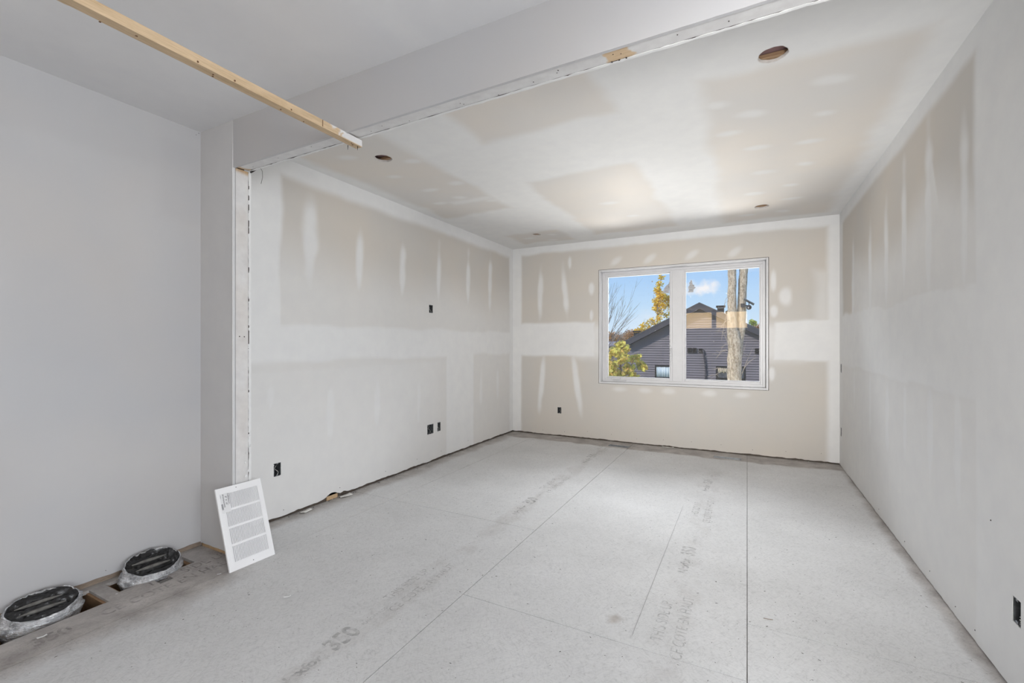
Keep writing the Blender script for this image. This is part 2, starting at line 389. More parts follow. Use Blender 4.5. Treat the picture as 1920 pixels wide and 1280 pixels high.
def rag_left(us):
    r = 0.004 * (vnoise(us, us * 0, 9, 31) + 0.7 * vnoise(us, us * 0, 37, 32))
    return r + 0.030 * np.exp(-((us - 2.40) / 0.055) ** 2) + 0.012 * np.exp(-((us - 2.52) / 0.03) ** 2)
wl = surf('wall_left', lambda u, v: (XL, u, v), YS + 0.1, YB, 0.022, ZC, 0.016, M['board'], 'mud', mud_light_left, (-T, 0, 0), holes=boxesL, rag=rag_left)
tag(wl, kind='structure')
def core(name, a, b, parent, m='shell'):
    return MB().box(a, b).build(name, M[m], parent)
def tuples(*b): return b
# studs and sheathing behind the board
core('wall_core', (XL - 0.16, YS + 0.1, 0.0), (XL - 0.10, YB + 0.16, 2.75), wl)
core('bottom_plate', (XL - 0.10, YS + 0.1, 0.0), (XL - T - 0.002, YB, 0.038), wl, 'plate_dark')

# ---- back wall
winX0, winX1, winZ0, winZ1 = -1.607, 0.198, 0.693, 2.076
def mud_back(u, v):
    m = rect(u, v, -9, 9, 2.345, 9, 0.025, 0.012, 13)
    m = np.maximum(m, rect(u, v, -9, -2.66, -1, 9, 0.012, 0.005, 14))
    m = np.maximum(m, rect(u, v, 0.70, 9, -1, 9, 0.03, 0.008, 15))
    m = np.maximum(m, rect(u, v, -9, -1.66, 1.02, 1.435, 0.02, 0.015, 16))
    m = np.maximum(m, rect(u, v, 0.24, 9, 1.01, 1.41, 0.02, 0.015, 17))
    m = np.maximum(m, 0.8 * rect(u, v, -1.9, 0.5, 1.02, 1.40, 0.08, 0.03, 18))
    m = np.maximum(m, 0.5 * rect(u, v, 0.60, 0.72, 1.3, 1.9, 0.05, 0.02, 20))
    for (x, w, a, b, sl) in [(-2.386, .034, 1.54, 2.12, .02), (-2.04, .036, 1.53, 2.09, -.08), (-2.37, .034, .34, .97, .09), (-1.885, .038, .32, .98, -.15), (-1.98, .018, 2.12, 2.26, 0),
                         (.348, .055, 1.56, 1.76, 0), (.24, .022, 1.72, 1.92, 0), (.245, .03, 1.45, 1.56, 0), (.225, .025, .8, .93, 0), (-1.70, .03, 1.78, 1.92, 0), (-1.70, .018, 1.45, 1.58, 0)]:
        m = np.maximum(m, 0.9 * ell(u, v, x + (v - (a + b) / 2) * sl, (a + b) / 2, w, (b - a) / 2, 0.45, int(abs(x) * 10)))
    for x in (-1.40, -1.0, -.55, -.12):
        m = np.maximum(m, 0.6 * ell(u, v, x + (v - 2.16) * 0.8, 2.16, .05, .05, 0.6, int(abs(x * 9)) + 3))
    for x in (-1.35, -1.05, -.8, -.38, -.05):
        m = np.maximum(m, 0.5 * ell(u, v, x, .635, .07, .03, 0.6, int(abs(x * 9)) + 4))
    return np.clip(m, 0, 1)
wb = surf('wall_back', lambda u, v: (u, YB, v), XL, XR, 0.016, ZC, 0.016, M['board'], 'mud', mud_back, (0, T, 0), holes=[(winX0, winX1, winZ0, winZ1), (-2.146, -2.094, 0.290, 0.370)], rag=rag(1.3, 0.004))
tag(wb, kind='structure')
for a, b in [((XL - .16, YB + .1, -.2), (winX0, YB + .17, 2.75)), ((winX1, YB + .1, -.2), (XR + .16, YB + .17, 2.75)), ((winX0, YB + .1, -.2), (winX1, YB + .17, winZ0)), ((winX0, YB + .1, winZ1), (winX1, YB + .17, 2.75))]:
    core('wall_core', a, b, wb)
core('bottom_plate', (XL, YB + T + 0.002, 0.0), (XR, YB + 0.10, 0.038), wb, 'plate_dark')
fr = MB()  # rough opening studs
for a, b in [((winX0 - .04, YB + T + .001, winZ0 - .04), (winX0 - .001, YB + .1, winZ1 + .04)), ((winX1 + .001, YB + T + .001, winZ0 - .04), (winX1 + .04, YB + .1, winZ1 + .04)),
             ((winX0, YB + T + .001, winZ0 - .04), (winX1, YB + .1, winZ0 - .001)), ((winX0, YB + T + .001, winZ1 + .001), (winX1, YB + .1, winZ1 + .04))]: fr.box(a, b)
fr.build('rough_opening', M['plate'], wb)

# ---- right wall
def mud_light_right(u, v):
    m = rect(u, v, -9, 9, 2.33, 9, 0.03, 0.012, 23)
    m = np.maximum(m, rect(u, v, -9, 2.44, -1, 9, 0.03, 0.01, 24))
    m = np.maximum(m, rect(u, v, 5.22, 9, -1, 9, 0.03, 0.006, 25))
    m = np.maximum(m, rect(u, v, -9, 9, 0.96, 1.44, 0.02, 0.02, 26))
    for (y, w, a, b) in [(4.75, .05, 1.3, 2.0), (4.15, .055, 1.3, 1.98), (3.72, .055, 1.3, 2.04), (3.345, .05, 1.3, 2.13), (2.95, .055, 1.3, 2.22), (2.535, .045, 1.35, 2.08),
                         (4.7, .05, .55, 1.05), (4.15, .05, .45, 1.05), (3.7, .055, .42, 1.05), (3.33, .05, .38, 1.05), (2.93, .055, .35, 1.05), (2.60, .06, .42, 1.08), (2.27, .04, .3, 1.0)]:
        m = np.maximum(m, ell(u, v, y, (a + b) / 2, w, (b - a) / 2, 0.5, int(y * 7)))
    # wide trowel sweep running off the 2.95 strip
    sw = rect(u, v, 2.55, 2.95, 1.35, 2.2, 0.02, 0.02, 28) * sstep(1.50 + 0.9 * np.clip(u - 2.58, 0, 1) ** 1.6 * 4 - v, 0.03)
    m = np.maximum(m, 0.8 * sw)
    painted_light = 0.85 * sstep(0.99 - v, 0.05)  # sheen on the bare boards, painted in as a paler tone
    painted_light = np.maximum(painted_light, 0.80 * sstep(1.84 - v + 0.12 * vnoise(u, v, 1.7, 29) + 0.05 * (3.4 - u), 0.16) * (1 - rect(u, v, 4.80, 5.2, 1.4, 2.1, 0.05, 0.01, 30)))
    return np.clip(np.maximum(m, painted_light), 0, 1)
wr = surf('wall_right', lambda u, v: (XR, u, v), YS + 0.1, YB, 0.006, ZC, 0.016, M['board'], 'mud', mud_light_right, (T, 0, 0),
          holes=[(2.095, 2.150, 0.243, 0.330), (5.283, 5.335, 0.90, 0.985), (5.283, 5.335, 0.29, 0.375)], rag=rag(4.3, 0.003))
tag(wr, kind='structure')
core('wall_core', (XR + 0.10, YS + .1, 0.0), (XR + 0.16, YB + 0.16, 2.75), wr)
core('bottom_plate', (XR + T + .002, YS + .1, 0.0), (XR + .10, YB, 0.038), wr, 'plate')

# ---- ceiling of the taped room with four round cut-outs
HOLES = [(0.100, 2.270, 0.058), (-2.196, 2.322, 0.058), (0.118, 4.745, 0.058), (-2.168, 4.775, 0.050)]
def mud_ceil(u, v):
    tan = rect(u, v, -2.68, -1.96, 0.0, 3.70, 0.05, 0.04, 41)
    tan = np.maximum(tan, rect(u, v, -2.50, -1.87, 4.66, 5.17, 0.05, 0.05, 42))
    tan = np.maximum(tan, rect(u, v, -1.47, -0.64, 0.0, 2.43, 0.05, 0.03, 43))
    tan = np.maximum(tan, rect(u, v, -1.55, -0.68, 3.16, 5.08, 0.05, 0.04, 44))
    tan = np.maximum(tan, rect(u, v, -0.20, 0.665, 2.34, 5.22, 0.06, 0.03, 45))
    m = 1 - tan
    m = np.maximum(m, 0.7 * rect(u, v, -2.35, -1.9, 3.33, 3.40, 0.04, 0.02, 46))
    for i, (x, y) in enumerate([(-2.36, 2.62), (-2.02, 2.95), (-2.30, 2.98), (-2.2, 3.25), (-2.45, 3.3), (-1.98, 3.45), (-2.05, 2.45), (-2.4, 2.2), (-2.3, 4.9), (-2.0, 4.85), (-2.1, 5.1),
                               (.36, 2.62), (.38, 2.98), (.02, 2.80), (.34, 3.35), (.36, 3.75), (.05, 3.3), (.1, 3.8), (.3, 4.2), (.05, 4.3), (.35, 4.6), (.3, 5.0), (.0, 5.0), (-1.1, 4.0), (-1.0, 4.5), (-.15, 2.62), (-.1, 3.0)]):
        m = np.maximum(m, 0.75 * ell(u, v, x + 0.4 * (v - y), y, .05 + .012 * (i % 3), .035 + .01 * (i % 2), 0.6, 60 + i))
    return np.clip(m, 0, 1)
ce = surf('ceiling', lambda u, v: (u, v, ZC), XL, XR, YS + 0.095, YB, 0.018, M['ceil'], 'mud', mud_ceil, (0, 0, T), circles=HOLES)
tag(ce, kind='structure')
core('ceiling_core', (XL - .16, YS, 2.70), (XR + .16, YB + .17, 2.75), ce)
# joists over the ceiling, seen through the cut-outs
for x in (-2.235, -1.83, -1.42, -1.01, -0.6, -0.2, 0.075, 0.5):
    pass
for y in (2.31, 2.72, 3.13, 3.54, 3.95, 4.36, 4.78, 5.2):
    MB().box((XL - .1, y - .019, ZC + 0.035), (XR + .1, y + .019, ZC + 0.255)).build('joist', M['joist'], ce)

# ---- near room shell (primed)
def mud_none(u, v): return np.clip(0.25 + 0.35 * vnoise(u, v, 1.1, 70) + 0.2 * vnoise(u, v, 3.3, 71), 0, 1)
def mud_shade_near(u, v):
    m = mud_none(u, v)
    return np.clip(m - 0.35 * rect(u, v, 1.32, 1.5, 1.9, 2.3, 0.05, 0.02, 73) + 0.25 * rect(u, v, -9, 9, 0, .5, .4, .1, 74), 0, 1)  # shade by the partition corner painted in as a darker patch
wn_ = surf('wall_left_near', lambda u, v: (XN, u, v), YR, YS, 0.030, ZN, 0.03, M['primed'], 'mud', mud_shade_near, (-T, 0, 0), rag=rag(8.1, 0.004)); tag(wn_, kind='structure')
core('wall_core', (XN - .16, YR - .1, 0), (XN - .10, YS + .1, 2.75), wn_)
core('bottom_plate', (XN - .10, YR, 0.0), (XN - T - .001, YS + .1, 0.038), wn_, 'plate')
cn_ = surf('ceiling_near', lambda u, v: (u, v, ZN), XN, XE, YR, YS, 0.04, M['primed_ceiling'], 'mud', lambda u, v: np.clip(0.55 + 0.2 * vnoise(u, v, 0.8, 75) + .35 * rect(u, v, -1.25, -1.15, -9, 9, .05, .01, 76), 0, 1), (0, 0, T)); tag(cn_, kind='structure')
core('ceiling_core', (XN - .16, YR - .1, 2.70), (XE + .16, YS, 2.75), cn_)
# rear wall with a wide patio opening, right wall with a window, wall closing the near room on the right
rw = MB(); z1 = ZN + .05
for a, b in [((XN, YR - .12, 0), (-2.10, YR, z1)), ((.15, YR - .12, 0), (1.35, YR, z1)), ((1.35, YR - .12, 2.3), (XE + .1, YR, z1)), ((-2.10, YR - .12, 0), (.15, YR, 1.68)), ((-2.10, YR - .12, 2.36), (.15, YR, z1)), ((-1.12, YR - .12, 1.68), (-1.03, YR, 2.36))]: rw.box(a, b)
r_ = rw.build('wall_rear', M['white_dull']); tag(r_, kind='structure')
df = MB()
for a, b in [((-2.10, YR - .04, 1.68), (-2.06, YR, 2.36)), ((.11, YR - .04, 1.68), (.15, YR, 2.36)), ((-2.06, YR - .04, 2.32), (.11, YR, 2.36)), ((-2.06, YR - .04, 1.68), (.11, YR, 1.72))]: df.box(a, b, bev=.004)
tag(df.build('window_3', M['white']), kind='structure')
df = MB()
for a, b in [((1.35, YR - .1, 0), (1.42, YR - .03, 2.3)), ((3.13, YR - .1, 0), (XE, YR - .03, 2.3)), ((2.24, YR - .1, 0), (2.32, YR - .03, 2.3)), ((1.42, YR - .1, 2.23), (3.13, YR - .03, 2.3))]: df.box(a, b, bev=.004)
tag(df.build('door_1', M['white']), kind='structure')
rw = MB()
for a, b in [((XE, YR, 0), (XE + .12, -2.0, z1)), ((XE, .8, 0), (XE + .12, 1.7, z1)), ((XE, -2.0, 0), (XE + .12, .8, .6)), ((XE, -2.0, 2.2), (XE + .12, .8, z1))]: rw.box(a, b)
tag(rw.build('wall_right_near', M['white_dull']), kind='structure')
df = MB()
for a, b in [((XE + .02, -2.0, .6), (XE + .1, -1.94, 2.2)), ((XE + .02, .74, .6), (XE + .1, .8, 2.2)), ((XE + .02, -.63, .6), (XE + .1, -.57, 2.2)), ((XE + .02, -1.94, 2.14), (XE + .1, .74, 2.2)), ((XE + .02, -1.94, .6), (XE + .1, .74, .66))]: df.box(a, b, bev=.004)
tag(df.build('window_2', M['white']), kind='structure')
tag(MB().box((XR + .0, YS, 0), (XE, YS + .1, z1)).build('wall_front_near', M['white_dull']), kind='structure')

# ---- partition stub (left jamb of the opening)
XS = -2.516
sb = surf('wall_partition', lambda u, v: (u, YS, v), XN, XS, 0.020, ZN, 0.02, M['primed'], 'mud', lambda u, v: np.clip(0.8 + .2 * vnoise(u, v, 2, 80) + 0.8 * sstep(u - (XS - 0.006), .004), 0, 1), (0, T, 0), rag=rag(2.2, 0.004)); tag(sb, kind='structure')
core('stud_core', (XN, YS + T + .001, 0.045), (XS - 0.040, YS + .0872, ZN), sb, 'plate')
core('bottom_plate', (XN, YS + .008, 0), (XS - .004, YS + .094, .040), sb, 'board_z')
def ragged(name, y0, y1, z0, z1_, x0, x1, m, parent, amp, seed, sgn):
    """board slab whose free edge (towards +x) is torn"""
    n = 300; vs = []; fs = []
    for i in range(n + 1):
        z = z0 + (z1_ - z0) * i / n
        e = amp * (0.6 * mnoise.noise(Vector((z * 9, seed, 0))) + 0.6 * mnoise.noise(Vector((z * 37, seed, 5))))
        w_ = sgn * .0075 * max(0, mnoise.noise(Vector((z * 13, seed, 8))) + .6 * mnoise.noise(Vector((z * 50, seed, 2))) - .05)
        vs += [(x0, y0 + w_, z), (x1 + e, y0 + w_, z), (x1 + e * 0.4, y1, z), (x0, y1, z)]
    for i in range(n):
        a = 4 * i; b = a + 4
        fs += [(a + k, a + (k + 1) % 4, b + (k + 1) % 4, b + k) for k in range(4)]
    fs += [(3, 2, 1, 0), tuple(4 * n + k for k in range(4))]
    me = bpy.data.meshes.new(name); me.from_pydata(vs, [], fs); me.update(); set_attr(me, 'mud', [1] * len(vs)); return link(name, me, m, parent)
ragged('shadow_gap', YS + .0873, YS + .0935, 0.02, 2.157, XS - .03, XS - .0045, M['dark'], sb, 0.004, 7.7, 0)
ragged('torn_board_edge', YS + .0885, YS + .1045, 0.02, 2.157, XN, XS - .003, M['board'], sb, 0.008, 3.3, 1)
# end board (smeared stud) of the jamb
def smear_z(me, top=2.15):
    v = np.array([x.co[:] for x in me.vertices]); n = vnoise(v[:, 1] * 6, v[:, 2] * 3, 3, 81)
    m = 1 - sstep(v[:, 2] - (top - .004) + .014 * n + (v[:, 1] - 1.53) * .15, .01)
    set_attr(me, 'mud', m * (0.93 + .07 * n))
def gridbox(a, b, nx, ny, nz, name):
    import bmesh
    bm = bmesh.new()
    def face(o, du, dv, n, m):
        g = [[bm.verts.new(o + du * (i / n) + dv * (j / m)) for j in range(m + 1)] for i in range(n + 1)]
        for i in range(n):
            for j in range(m): bm.faces.new((g[i][j], g[i + 1][j], g[i + 1][j + 1], g[i][j + 1]))
    a = Vector(a); d = Vector(b) - a; X, Y, Z = Vector((d.x, 0, 0)), Vector((0, d.y, 0)), Vector((0, 0, d.z))
    face(a, X, Y, nx, ny); face(a + Z, X, Y, nx, ny); face(a, X, Z, nx, nz); face(a + Y, X, Z, nx, nz); face(a, Y, Z, ny, nz); face(a + X, Y, Z, ny, nz)
    bmesh.ops.remove_doubles(bm, verts=bm.verts, dist=1e-5); bmesh.ops.recalc_face_normals(bm, faces=bm.faces)
    me = bpy.data.meshes.new(name); bm.to_mesh(me); bm.free(); return me
me = gridbox((XS - .038, YS + .0165, .0), (XS - .003, YS + .0872, 2.157), 4, 12, 240, 'jamb_stud'); smear_z(me); link('jamb_stud', me, M['board_z'], sb)
# corner bead on the near corner
bd = MB(); bd.tube([(XS - .002, YS - .0002, .025), (XS - .0015, YS - .0004, 1.1), (XS - .002, YS - .0002, 2.15), (XS - .002, YS + .0004, ZN - .005)], [.0028, .0028, .0026, .0012], 6)
me = bd.mesh('corner_bead'); set_attr(me, 'mud', [1] * len(me.vertices)); link('corner_bead', me, M['board'], sb)
# mud blobs and gouges near the foot of the jamb
gb = MB()
for (y, z, s_) in [(1.585, .46, .007), (1.568, .51, .006), (1.575, .56, .005), (1.595, .60, .006), (1.59, .66, .005), (1.572, .43, .009)]:
    P0 = Vector((XS - .002, y, z)); vs = [P0 + Vector((random.uniform(0, .008), math.cos(w) * s_ * random.uniform(.6, 1.3), math.sin(w) * s_ * 1.5)) for w in [k * math.pi / 3 for k in range(6)]] + [P0 + Vector((.009, .002, .004))]
    gb.add(vs, [(k, (k + 1) % 6, 6) for k in range(6)])
me = gb.mesh('compound_blobs'); set_attr(me, 'mud', [1] * len(me.vertices)); tag(link('compound_blobs', me, M['board'], sb), kind='stuff')

# ---- header over the opening
def hz(x): return 2.155 + 0.0085 * (x - XS)
def slab(name, x0, x1, y0, y1, zfun, ztop, m, parent, n=180, mask=None, torn=0.0, seed=0):
    vs = []; fs = []
    for i in range(n + 1):
        x = x0 + (x1 - x0) * i / n; e = torn * (mnoise.noise(Vector((x * 11, seed, 0))) + .7 * mnoise.noise(Vector((x * 43, seed, 3))))
        z = zfun(x) + e
        vs += [(x, y0, z), (x, y1, z + e * .3), (x, y1, ztop), (x, y0, ztop)]
    for i in range(n):
        a = 4 * i; b = a + 4; fs += [(a + k, b + k, b + (k + 1) % 4, a + (k + 1) % 4) for k in range(4)]
    fs += [(0, 1, 2, 3), tuple(4 * n + k for k in (3, 2, 1, 0))]
    me = bpy.data.meshes.new(name); me.from_pydata(vs, [], fs); me.update()
    set_attr(me, 'mud', [1.0 if mask is None else mask(v.co.x, v.co.y) for v in me.vertices]); return link(name, me, m, parent)
hd = slab('wall_header', XS, XR, YS - .0005, YS + T, lambda x: hz(x) - .001, ZN, M['primed'], None, torn=.0008, seed=1, mask=lambda x, y: .12)
tag(hd, kind='structure')
slab('torn_back_board', XS, XR, YS + .088, YS + .0995, lambda x: hz(x) + .009, ZC, M['ceil'], hd, torn=.003, seed=2)
def hmask(x, y):
    n = .02 * mnoise.noise(Vector((x * 30, y * 30, 0))) + .012 * mnoise.noise(Vector((x * 90, y * 60, 1)))
    d = min(x + .442 - (y - 1.55) * .1 + n, -.352 - x + n) # bare patch where a block was
    d2 = (XS + .030) - x + n + (1.56 - y) * .6 if y > 1.5 else -1
    k = max(d, d2 if False else -1, (XS + .02 - x) + n)
    return 1 - min(1, max(0, k / .008 + .5))
me = gridbox((XS, YS + .0155, 0), (XR, YS + .087, .05), 500, 12, 2, 'header_board')
for v in me.vertices: v.co.z += hz(v.co.x) + .0035 + (v.co.y - YS) * .09
set_attr(me, 'mud', [hmask(v.co.x, v.co.y) for v in me.vertices]); link('header_board', me, M['board_x'], hd)
slab('shadow_gap', XS + .02, XR, YS + T, YS + .0155, lambda x: hz(x) + .0015, 2.26, M['dark'], hd)
slab('shadow_gap', XS + .02, XR, YS + .0871, YS + .0885, lambda x: hz(x) + .0112, 2.26, M['dark'], hd, torn=.0035, seed=9)
core('header_core', (XS, YS + .02, 2.26), (XR, YS + .086, ZC - .01), hd, 'plate')
tag(MB().box((XL - .16, YS - .05, ZN + .02), (XE, YS + .09, 2.75)).build('ceiling_step_core', M['shell'], hd))
# screws, staples and torn flecks on the header
fk = MB()
def fleck(mb, p, s_, n=(0, 0, 1)):
    p = Vector(p); n = Vector(n).normalized(); a = n.orthogonal().normalized(); b = n.cross(a)
    k = 6; ph = random.random() * 6
    ring = [p + (a * math.cos(2 * math.pi * i / k + ph) * s_ * random.uniform(.6, 1.3) + b * math.sin(2 * math.pi * i / k + ph) * s_ * random.uniform(.6, 1.3)) for i in range(k)]
    mb.add(ring + [q + n * s_ * .35 for q in ring], [tuple(range(k)), tuple(range(2 * k - 1, k - 1, -1))] + [(i, i + k, (i + 1) % k + k, (i + 1) % k) for i in range(k)])
for x in (-2.43, -2.2, -1.93, -1.55, -1.47, -1.33, -1.05, -1.04, -.88, -.72, -.62, -.61, -.41, -.385, -.20, -.05, .2):
    fleck(fk, (x, YS + random.uniform(.03, .075), hz(x) + .006), .0022, (0, 0, -1))
for x in (-.425, -.40, -.375): fleck(fk, (x, YS + .086, hz(x) + .0095), .004, (0, 0, -1))
tag(fk.build('screw_holes', M['dark'], hd), kind='stuff')

# ================================================================== FLOOR: strand board panels with joints
def stain(u, v):
    u = np.asarray(u); v = np.asarray(v)
    n = 0.10 * vnoise(u, v, 2.5, 90) + 0.05 * vnoise(u, v, 8, 91)
    a = sstep(-2.40 - u + 0.16 * (v - .4) * 0 + n * .5, .06) * sstep(1.66 - v + n, .1)
    a = np.maximum(a * .95, .55 * sstep(-2.30 - u + n * .6, .14) * sstep(1.5 - v, .2))
    b = .55 * sstep(v - 5.09 + n * .5, .04)
    c = .55 * sstep(u - .765 + n * .2, .05)
    d = .45 * sstep(-2.68 - u + n * .5, .08) * sstep(v - 1.6, .1)
    lone = .16 * rect(u, v, -1.50, -1.36, 1.0, 5.3, .03, .03, 92) + .13 * rect(u, v, -0.36, -0.19, 1.6, 4.6, .04, .03, 93)
    blob = .6 * ell(u, v, -.506, 1.93, .03, .035, .5, 94)
    return np.clip(np.maximum.reduce([a, b, c, d, lone, blob]), 0, 1)
fl = MB().box((XN - .2, YR - .1, -.30), (XE + .2, YB + .2, -.26)).build('floor', M['joist']); tag(fl, kind='structure')
HF = [(-2.80, -2.60, 0.62, 0.985), (-2.80, -2.655, 1.045, 1.378), (-2.655, -2.565, 1.175, 1.235), (-1.425, -1.192, 5.125, 5.225), (-0.312, -0.055, 5.118, 5.200)]
strips = [(XN - .02, -2.394, [YR, -3.8, -1.36, 1.08 - .9, 2.62, 5.06, YB + .02]), (-2.394, -1.190, [YR, -2.27, .17, 2.61, 5.05, YB + .02]), (-1.190, 0.0, [YR, -3.1, -.655, 1.785, 4.225, YB + .02]), (0.0, XR + .02, [YS, 2.152, 4.592, YB + .02]),
          (0.0, 1.2, [YR, -2.73, -.29, YS]), (1.2, 2.4, [YR, -3.1, -.65, YS]), (2.4, XE + .02, [YR, -2.7, -.2, YS])]
for (x0, x1, ys) in strips:
    for y0, y1 in zip(ys[:-1], ys[1:]):
        g = .0016
        st = .03 if y1 > .3 and x0 < .5 else .12
        dz = random.uniform(-.0006, .0006)
        hs = [h for h in HF if h[1] > x0 and h[0] < x1 and h[3] > y0 and h[2] < y1]
        surf('panel', lambda u, v, dz=dz: (u, v, dz), x0 + g, x1 - g, y0 + g, y1 - g, st, M['osb'], 'stain', stain, (0, 0, -.0155), holes=hs, parent=fl)
# below the deck: dark base, joists by the duct holes
for a, b in [((XN - .16, YR, -.26), (-2.86, YB, -.018)), ((XN - .2, YB + .02, -.26), (XE, YB + .1, -.018)), ((-2.50, .3, -.26), (-2.44, 1.9, -.018)), ((-2.86, .42, -.26), (-2.44, .46, -.018)), ((-2.86, 1.6, -.26), (-2.44, 1.64, -.018)), ((-2.4, 4.98, -.26), (XR, 5.02, -.018))]: core('joist', a, b, fl, 'joist')
core('subfloor_core', (XN - .15, YR, -.0172), (-2.86, YB, -.0050), fl, 'joist')
M['joint'] = plain('dusty_joint', (.20, .19, .18), .9, var=.5, scale=9)
for a, b in [((-2.60, YR, -.0175), (-1.43, YB + .1, -.0040)), ((-1.185, YR, -.0175), (-.32, YB + .1, -.0040)), ((-.05, YR, -.0175), (XE, YB + .1, -.0040)), ((-1.44, YR, -.0175), (-1.18, 5.10, -.0040)), ((-.33, YR, -.0175), (-.04, 5.10, -.0040)),
             ((-2.86, 1.39, -.0175), (-2.59, YB + .1, -.0040)), ((-2.86, YR, -.0175), (-2.59, .60, -.0040))]:
    core('joint_filler', a, b, fl, 'joint')
MB().box((-2.84, .975, -.22), (-2.55, 1.06, -.012), bev=.002).build('joist', M['joist'], fl)
MB().box((-2.82, .990, -.012), (-2.60, 1.042, -.003), bev=.001).build('packing_board', M['batten'], fl)
MB().box((-2.84, 1.36, -.22), (-2.62, 1.398, -.016), bev=.002).build('joist', M['joist'], fl)
# printing on the panels
def ftext(body, x, y, size, m='ink', squash=1.0, bold=0.0, rot=90):
    M4 = Matrix.Translation((x, y, .0016)) @ Matrix.Rotation(R(rot), 4, 'Z')
    return text_mesh(body, size, M[m], fl, M4, squash=squash, bold=bold)
for k, dy in enumerate((0.0, 1.78, 3.3)):
    if k < 2 or True:
        ftext('Nexfor', -1.412, 1.00 + dy, .058, squash=1.05, bold=.002)
        ftext('350', -1.405, 1.225 + dy, .115, squash=.80, bold=.004)
        ftext('PLANCHER FLOOR', -1.425, 1.395 + dy, .026, squash=.7)
        ftext('THIS SIDE UP', -1.462, 1.585 + dy, .064, squash=.82)
        ftext('CE COTE EN HAUT', -1.378, 1.525 + dy, .062, squash=.88)
for k, dy in enumerate((0.0, 1.45)):
    ftext('THIS SIDE UP', -.300, 1.86 + dy, .068, squash=.78)
    ftext('CE COTE EN HAUT', -.218, 1.78 + dy, .066, squash=.82)
    ftext('Nexfor', -.275, 2.47 + dy, .065, squash=.9, bold=.002)
    ftext('350', -.262, 2.69 + dy, .10, squash=.75, bold=.003)
    ftext('PLANCHER', -.270, 2.87 + dy, .026, squash=.8)
ftext('CE COTE EN HAUT', -2.475, 0.92, .085, 'ink_dark', squash=.8, bold=.001)
ftext('THIS SIDE UP', -2.575, 1.13, .085, 'ink_dark', squash=.8, bold=.001)
ftext('350', -2.46, .70, .10, 'ink_dark', squash=.8, bold=.003)
MB().box((-.4145, 1.85, .0006), (-.4130, 3.5, .0013)).build('snapped_line', M['pencil'], fl)
# crumbs of board and plaster all over the floor
db = MB(); wbm = MB()
def crumb(mb, x, y, s_):
    a = random.random() * 3.14; c, s2 = math.cos(a), math.sin(a); l = s_ * random.uniform(.8, 2.6); w = s_ * .45; h = s_ * .35
    q = [(-l, -w * .4), (-.3 * l, -w), (l, -w * .5), (.6 * l, w), (-.5 * l, w * .8)]
    vs = [(x + px * c - py * s2, y + px * s2 + py * c, .0008) for px, py in q] + [(x + .8 * (px * c - py * s2), y + .8 * (px * s2 + py * c), .0008 + h) for px, py in q]
    mb.add(vs, [(0, 1, 2, 3, 4), (9, 8, 7, 6, 5)] + [(i, (i + 1) % 5, (i + 1) % 5 + 5, i + 5) for i in range(5)])
for _ in range(520): crumb(db, random.uniform(-2.35, .78), random.uniform(.5, 5.1), random.uniform(.0009, .0028))
for _ in range(36): crumb(db, random.gauss(.1, .14), random.uniform(1.7, 2.4), random.uniform(.0009, .0022))
for _ in range(130): crumb(wbm, random.uniform(-2.7, .78), random.uniform(.5, 5.3), random.uniform(.0012, .003))
for _ in range(90): crumb(wbm, XL - random.uniform(-.03, .01), random.uniform(1.7, 5.2), random.uniform(.002, .005))
for _ in range(60): crumb(db, XL - random.uniform(-.03, .01), random.uniform(1.7, 5.2), random.uniform(.002, .005))
for _ in range(50): crumb(wbm, random.uniform(-2.7, .7), YB + random.uniform(-.03, .01), random.uniform(.002, .005))
tag(db.build('dark_crumbs', M['pencil'] if False else M['dark'], None), 'dark crumbs and splinters scattered over the dusty subfloor', 'debris', kind='stuff')
tag(wbm.build('plaster_crumbs', M['white_dull'], None), 'white plaster crumbs scattered over the subfloor and wall foot', 'debris', kind='stuff')
# screw heads along the foot of the boards
sc = MB()
for y in (1.97, 2.48, 3.0, 3.4, 3.75, 4.3): fleck(sc, (XL + .0004, y + random.uniform(-.03, .03), .075 + random.uniform(-.02, .02)), .003, (1, 0, 0))
tag(sc.build('screw_holes', M['dark'], wl), kind='stuff'); sc = MB()
for i in range(11): fleck(sc, (-2.35 + .3 * i, YB - .0004, .075 + random.uniform(-.02, .02)), .003, (0, -1, 0))
tag(sc.build('screw_holes', M['dark'], wb), kind='stuff'); sc = MB()
for y, z in ((2.93, .06), (3.33, .05), (2.43, .05), (2.62, .045), (2.30, .53), (3.9, .05)): fleck(sc, (XR - .0004, y, z), .003, (-1, 0, 0))
tag(sc.build('screw_holes', M['dark'], wr), kind='stuff'); sc = MB()
for y, z in ((1.06, .055), (1.49, 2.405), (1.475, 2.39)): fleck(sc, (XN + .0004, y, z), .0022, (1, 0, 0))
tag(sc.build('screw_holes', M['dark'], wn_), kind='stuff'); sc = MB()
for y, z in ((1.537, 1.222), (1.565, 1.220)): fleck(sc, (XS - .0028, y, z), .0035, (1, 0, 0))
tag(sc.build('screw_holes', M['dark'], sb), kind='stuff')

